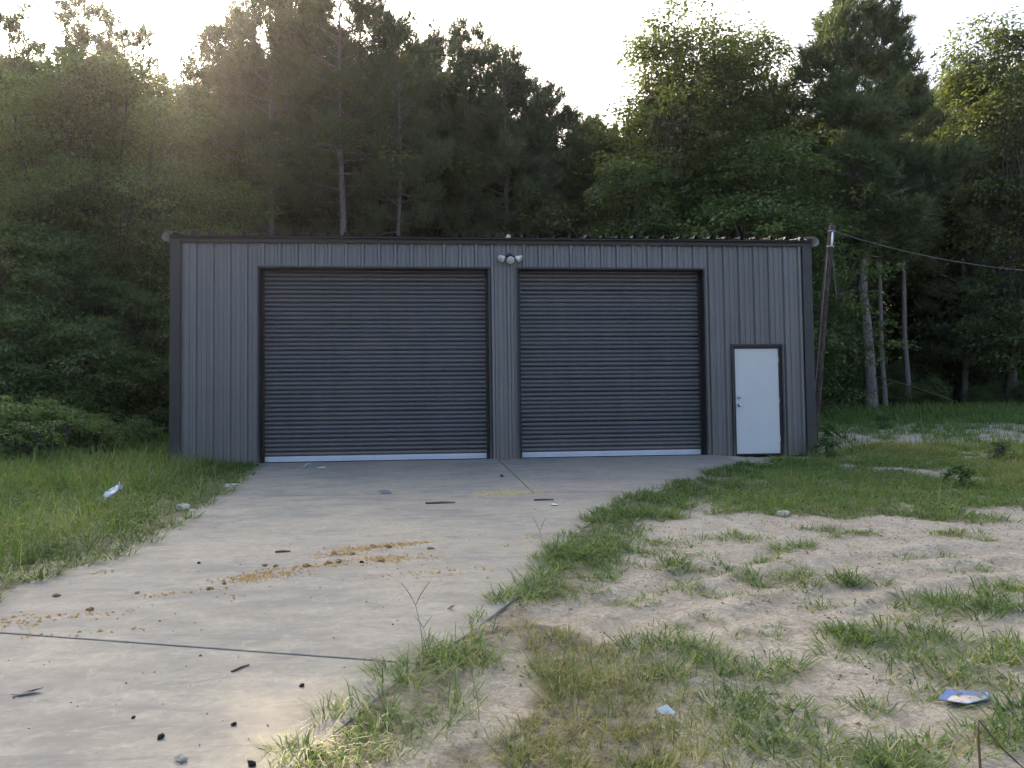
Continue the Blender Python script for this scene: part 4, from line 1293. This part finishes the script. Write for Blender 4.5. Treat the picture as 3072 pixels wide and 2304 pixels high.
# ------------------------------------------------------------------ litter on the driveway and the yard
def drive_pt(vx, vy):
    x, y = hit(vx, vy, .012)
    return x, y, float(plane_z(y))+.012
def lump(name, r, mat, seed, squash=.6, n1=9, n2=6):
    rg = np.random.default_rng(seed)
    V = []; F = []
    ph = rg.uniform(0, 6.28, 6)
    for i in range(n2+1):
        th = math.pi*i/n2
        for k in range(n1):
            a = 2*math.pi*k/n1
            q = r*(1+.30*math.sin(2*a+ph[0])*math.sin(th)+.20*math.sin(3*a+ph[1]+2*th)+.16*rg.uniform(-1, 1))
            V.append((q*math.sin(th)*math.cos(a)*1.25, q*math.sin(th)*math.sin(a)*.85, q*math.cos(th)*squash))
    for i in range(n2):
        for k in range(n1):
            k2 = (k+1) % n1
            F.append((i*n1+k, (i+1)*n1+k, (i+1)*n1+k2, i*n1+k2))
    mb = MB(); mb.add(V, F)
    return mb.mesh(name, mat, False)
Z4 = lambda zx, zy: ((600+zx/2.011)/VS, (1400+zy/2.011)/VS)
Z0 = lambda zx, zy: ((zx/2.011)/VS, (1650+zy/2.011)/VS)
clods = [(Z4(390, 598), .040, 'brown clod at the left end of the driveway clod trail'), (Z4(455, 602), .035, 'flat brown clod second from the left of the trail'),
         (Z4(640, 602), .050, 'long dark brown clod midway along the trail'), (Z4(770, 588), .046, 'round brown clod left of the longest dark clod pair'),
         (Z4(835, 576), .055, 'widest dark brown clod in the lower row of the trail'), (Z4(920, 529), .042, 'tan round clod in the upper row of the trail'),
         (Z4(810, 527), .045, 'crumbly tan clod at the left of the upper row'), (Z4(1095, 570), .052, 'dark round clod lowest at the right of the trail'),
         (Z4(1135, 488), .052, 'brown double clod near the top right of the trail'), (Z4(1045, 483), .045, 'pale tan clod left of the double clod'),
         (Z4(1388, 497), .042, 'pale yellowish clod alone right of the trail'), (Z4(145, 706), .036, 'small brown clod alone left of the trail'),
         (Z4(58, 740), .040, 'reddish brown clod far left of the trail'), (Z0(340, 280), .040, 'brown clod nearest the left grass edge'),
         (Z0(545, 362), .038, 'orange brown clod between the joint and the left grass'), (Z0(825, 262), .028, 'small flat clod up the drive from the orange brown one')]
for i, ((vx, vy), r, lab) in enumerate(clods):
    x, y, z = drive_pt(vx, vy)
    o = link('dirt_clod', lump('dirt_clod', r*.58, M['dung'], 300+i, .5), None, (x, y, z+r*.16))
    o.rotation_euler = (0, 0, i*1.3)
    tag(o, lab, 'clod', 'brown clods on the driveway')
blacks = [(Z0(1820, 824), .016, 'black lump below the driveway joint, highest near the foreground grass'), (Z0(1412, 1057), .014, 'black lump in the warm patch of concrete'),
          (Z0(970, 1137), .020, 'largest black lump low on the concrete'), (Z0(805, 1015), .012, 'small black lump up and left of the largest one'),
          (Z0(1518, 1302), .022, 'jagged black lump at the bottom edge of the concrete'), (Z0(1200, 82), .017, 'black pellet alone in the upper driveway'),
          (Z4(1820, 60), .034, 'black lump near the joint between the two doors'), (Z4(975, 580), .017, 'black pellet just below the brown clod trail')]
for i, ((vx, vy), r, lab) in enumerate(blacks):
    x, y, z = drive_pt(vx, vy)
    o = link('black_lump', lump('black_lump', r*.72, M['lump'], 340+i, .7, 8, 5), None, (x, y, z+r*.40))
    o.rotation_euler = (0, 0, i*.9)
    tag(o, lab, 'lump', 'black lumps on the driveway')
stones = [(Z0(1093, 1272), .026, 'pale stone at the bottom of the concrete', 1)]
x, y, z = drive_pt(*Z0(1093, 1272))
tag(link('pale_stone', lump('pale_stone', .017, M['stone'], 361, .8), None, (x, y, z+.011)), 'pale stone near the bottom edge of the concrete', 'stone')
for (vx, vy, r, lab) in ((396, 1103, .062, 'cream coloured rock at the left grass edge'), (416, 1096+12, .03, 'small cream chip beside the cream rock'), (611, 1058, .05, 'yellowish rock in the grass left of the wide roller door'),
                         (1693, 1058+50, .05, 'pale stone in the grass at the top of the sand'), (2090, 988, .05, 'white stone far right in the grass')):
    x, y = hit(vx, vy)
    z = float(G(np.array([x]), np.array([y]))[0])
    if lab.startswith('yellowish'): x, y = hit(492, 1055); z = float(plane_z(y))
    tag(link('pale_stone', lump('pale_stone', r, M['stone'], int(vx), .75), None, (x, y, z+r*.5)), lab, 'stone')
# sticks
def stick(name, vx, vy, L, ang, mat, lab, r=.006, kind='stick'):
    x, y, z = drive_pt(vx, vy)
    d = np.array([math.cos(ang), math.sin(ang), 0])*L/2
    o = MB().tube([-d, d*.1+np.array([0, .004, .002]), d], [r, r*1.15, r*.7], 6).build(name, mat, None, (x, y, z+r))
    o.rotation_euler = (math.atan(SLOPE), 0, 0)
    tag(o, lab, kind)
v = Z4(1450, 223); stick('wood_lath', *v, .36, .02, M['redstick'], 'reddish wooden lath lying across the upper driveway', .012, 'stick')
v = Z4(2075, 204); stick('dark_stick', *v, .25, -.05, M['stick'], 'dark stick near the verge below the right roller door', .010)
v = Z0(1450, 718); stick('dark_stick', *v, .11, .9, M['stick'], 'short dark twig just below the driveway joint', .005)
v = Z4(500, 517); stick('dark_stick', *v, .13, .05, M['stick'], 'short brown stick above the left end of the clod trail', .008)
# dead leaf, scraps
def scrap(name, vx, vy, pts, mat, lab, cat, drive_=True, zoff=.004, rough=.012, seed=0):
    if drive_: x, y, z = drive_pt(vx, vy)
    else:
        x, y = hit(vx, vy); z = float(G(np.array([x]), np.array([y]))[0])
    rg = np.random.default_rng(seed+int(vx))
    c = np.mean(np.array(pts), axis=0)
    V = [(px, py, zoff+abs(rg.normal())*rough) for (px, py) in pts] + [(c[0], c[1], zoff+rough*1.6)]
    n = len(pts)
    o = MB().add(V, [(i, (i+1) % n, n) for i in range(n)]).build(name, mat, None, (x, y, z))
    s = o.modifiers.new('solid', 'SOLIDIFY'); s.thickness = .003
    tag(o, lab, cat)
    return o
v = Z0(160, 868); scrap('grey_scrap', *v, [(-.06, -.02), (-.015, -.03), (.04, .0), (.065, .025), (.015, .02)], M['greyscrap'], 'flat grey scrap at the lower left of the concrete', 'scrap')
v = Z4(1115, 162); scrap('dead_leaf', *v, [(-.10, -.02), (.0, -.05), (.10, .0), (.04, .04), (-.05, .03)], M['greyscrap'], 'curled dead leaf on the upper driveway joint', 'leaf', rough=.03)
v = Z4(645, 6); scrap('paper_scrap', *v, [(-.07, -.04), (.05, -.05), (.07, .04), (-.03, .06)], M['plastic'], 'crumpled white scrap before the wide roller door, left one', 'scrap', rough=.04)
v = Z4(735, 9); scrap('paper_scrap', *v, [(-.07, -.03), (.06, -.03), (.07, .03), (-.05, .03)], M['plastic'], 'flat white scrap before the wide roller door, right one', 'scrap')
v = Z4(2135, 234); scrap('paper_scrap', *v, [(-.05, -.03), (.05, -.02), (.05, .03), (-.04, .02)], M['plastic'], 'white scrap near the verge below the dark stick', 'scrap')
v = Z4(210, 115); scrap('paper_scrap', *v, [(-.07, -.03), (.06, -.03), (.07, .04), (-.05, .03)], M['stone'], 'cream scrap at the left grass edge near the building', 'scrap')
scrap('foil_scrap', 1438, 1534, [(-.040, .014), (-.02, -.004), (.025, -.028), (.040, -.020), (.01, .008)], M['plastic'], 'crumpled white wrapper scrap at the right of the half-dry grass', 'scrap', False, .02, .03)
scrap('red_leaf', (1000+780/2.212)/VS, (1600+505/2.212)/VS, [(-.025, -.01), (.0, -.02), (.028, .0), (.0, .018)], M['rust'], 'small red dead leaf on the concrete beside the seed stalks', 'leaf', True, .004, .014)
# white bag in the left grass
x, y = hit(242, 1116); z = float(G(np.array([x]), np.array([y]))[0])
V = []; F = []
rg = np.random.default_rng(44)
for i in range(7):
    for k in range(9):
        u_, v_ = i/6-.5, k/8-.5
        V.append((u_*.15+rg.normal()*.014, v_*.14+rg.normal()*.014, .20+.10*(u_+.5)+.06*math.cos(v_*3)+rg.normal()*.018))
for i in range(6):
    for k in range(8): F.append((i*9+k, (i+1)*9+k, (i+1)*9+k+1, i*9+k+1))
o = MB().add(V, F).build('plastic_bag', M['plastic'], None, (x, y, z+.02), smooth=True)
s = o.modifiers.new('solid', 'SOLIDIFY'); s.thickness = .004
tag(o, 'crumpled white plastic bag caught in the left grass', 'bag')
# blue wrapper half buried in the sand
x, y = hit(2083, 1500); z = float(G(np.array([x]), np.array([y]))[0])
bw = thing('blue_wrapper', 'flat blue-edged plastic wrapper lying on the sand', 'wrapper', (x, y, z+.004), -.10)
bw.scale = (.70, .70, .6)
o1 = [(-.20, -.05), (-.04, -.105), (.15, -.03), (.21, .085), (.05, .10), (-.06, .115)]
inn = [(-.145, -.035), (-.03, -.070), (.115, -.005), (.15, .055), (.03, .070), (-.045, .078)]
n = len(o1); rg = np.random.default_rng(9)
V = [(a_, b_, .012+rg.uniform(0, .02)) for a_, b_ in o1]+[(a_, b_, .006) for a_, b_ in inn]
o = MB().add(V, [(i, (i+1) % n, n+(i+1) % n, n+i) for i in range(n)]).build('border', M['blue'], bw)
s = o.modifiers.new('solid', 'SOLIDIFY'); s.thickness = .006; s.offset = 0
o = MB().add([(a_, b_, .004+rg.uniform(0, .006)) for a_, b_ in inn]+[(0, 0, .012)], [(i, (i+1) % n, n) for i in range(n)]).build('film', M['paper'], bw)
# rusty patch of clay below it
# chips and crumbs
def crumbs(name, spots, size, mat, lab, cat, seed):
    rg = np.random.default_rng(seed)
    Vs = []; n = 0
    for (vx, vy, sx, sy, cnt) in spots:
        x0, y0 = hit(vx, vy, .012)
        x = x0+rg.normal(0, sx, cnt); y = y0+rg.normal(0, sy, cnt) + (x-x0)*.12
        z = plane_z(y)+.0125
        L = size*rg.uniform(.3, 1.3, cnt); a = rg.uniform(0, 6.28, cnt); w = L*rg.uniform(.2, .5, cnt); hh = rg.uniform(.3, 1.1, cnt)*w+.003
        d = np.stack([np.cos(a), np.sin(a), a*0], 1); p = np.stack([-np.sin(a), np.cos(a), a*0], 1); c = np.stack([x, y, z], 1)
        up = np.array([0, 0, 1.0])
        Vs.append(np.stack([c-d*L[:, None]/2, c-p*w[:, None]/2, c+d*L[:, None]/2, c+p*w[:, None]/2, c+up*hh[:, None]], 1).reshape(-1, 3)); n += cnt
    V = np.concatenate(Vs)
    o_ = np.arange(n)[:, None]*5
    F = np.concatenate([o_+np.array([[0, 1, 4]]), o_+np.array([[1, 2, 4]]), o_+np.array([[2, 3, 4]]), o_+np.array([[3, 0, 4]])])
    tag(link(name, mesh_np(name, V, F, mat)), lab, cat, None, 'stuff')
S = []
for (zx, zy, sx, sy, c) in ((300, 672, .13, .10, 170), (462, 648, .15, .08, 130), (660, 605, .22, .05, 110), (960, 497, .20, .07, 190), (1075, 556, .24, .08, 190), (1280, 464, .12, .04, 60), (1160, 475, .14, .05, 90), (830, 535, .16, .05, 80), (1400, 640, .35, .10, 60), (1200, 570, .3, .1, 80)):
    S.append((*Z4(zx, zy), sx, sy, c))
for (zx, zy, sx, sy, c) in ((320, 405, .10, .05, 60), (545, 392, .07, .04, 40), (20, 412, .10, .06, 60), (150, 445, .12, .06, 50), (25, 455, .08, .04, 40), (950, 272, .08, .03, 30), (1040, 268, .08, .03, 30), (1290, 240, .10, .04, 50), (720, 378, .06, .03, 25), (1430, 277, .05, .03, 20), (250, 520, .35, .02, 60), (610, 135, .06, .04, 40)):
    S.append((*Z0(zx, zy), sx*1.2, sy*1.3, int(c*.45)))
S = [(a_, b_, c_*.85, d_*.75, int(e_*1.15)) for a_, b_, c_, d_, e_ in S]
crumbs('straw_chips', S, .032, M['chip'], 'tan straw chips scattered along the clod trail', 'chips', 1)
crumbs('yellow_sawdust', [(*Z4(1850, 160), .22, .10, 420), (*Z4(2070, 440), .25, .12, 60)], .034, M['yellow'], 'patch of yellow sawdust on the driveway below the floodlight', 'sawdust', 2)
D = [(700, 1230, 2.2, 1.2, 110), (500, 1330, 1.2, .7, 50), (300, 1480, .9, .5, 35), (900, 1080, 2.5, 1.2, 90), (560, 1560, .5, .35, 18), (1250, 1010, 2.0, .4, 90), (680, 1010, .5, .12, 60)]
crumbs('dark_grit', D, .018, M['stick'], 'dark grit and bark crumbs scattered on the driveway', 'grit', 3)
n = 15000
x = RNG.uniform(3.5, 17, n); y = RNG.uniform(-12.8, -2.5, n)
k = notdrive(x, y) & (RNG.uniform(0, 1, n) < .12+.88*sstep(.42, .68, .5*vnoise(x, y, 1.1, 91)+.5*vnoise(x, y, .35, 92)))
x, y = x[k], y[k]; n = len(x)
L = RNG.uniform(.006, .042, n)*RNG.uniform(.4, 1, n); a = RNG.uniform(0, 6.28, n); w = L*RNG.uniform(.15, .5, n)
d = np.stack([np.cos(a), np.sin(a), a*0], 1); p = np.stack([-np.sin(a), np.cos(a), a*0], 1); c = np.stack([x, y, G(x, y)+.003], 1)
V = np.stack([c-d*L[:, None]/2, c-p*w[:, None]/2, c+d*L[:, None]/2, c+p*w[:, None]/2, c+np.array([0, 0, 1.0])*(w*.6+.003)[:, None]], 1).reshape(-1, 3)
o_ = np.arange(n)[:, None]*5
tag(link('sand_litter', mesh_np('sand_litter', V, np.concatenate([o_+np.array([[0, 1, 4]]), o_+np.array([[1, 2, 4]]), o_+np.array([[2, 3, 4]]), o_+np.array([[3, 0, 4]])]), M['stick'])), 'dark bits of bark and dead leaf strewn over the sand', 'litter', None, 'stuff')
# fallen branches at the wood's edge on the right
for (pts, lab) in ((((1790, 900), (1850, 862), (1905, 838), (1935, 822)), 'pale fallen branch sloping up at the foot of the tufted pine'), (((1890, 812), (1960, 832), (2040, 858), (2090, 878)), 'long fallen branch sagging right from the tufted pine')):
    Yb = 14.2
    q = [(float(CAM[0]+ray(a_, b_)[0]*(Yb-CAM[1])/ray(a_, b_)[1]), Yb, z_at(a_, b_, Yb)) for a_, b_ in pts]
    q0 = np.array(q[0])
    tag(MB().tube([np.array(k_)-q0 for k_ in q], [.026, .022, .018, .010], 7).build('fallen_branch', M['stick'], None, tuple(q0), smooth=True), lab, 'branch')
# bent dry stem at the lower right
x, y = hit(2118, 1659); z = float(G(np.array([x]), np.array([y]))[0])
tag(MB().tube([(0, 0, 0), (.01, .02, .13), (.015, .02, .20), (.09, .0, .10), (.17, -.02, .02)], [.005, .005, .004, .004, .003], 6).build('bent_stem', M['stick'], None, (x, y, z)), 'bent dark dry stem at the lower right corner', 'stem')
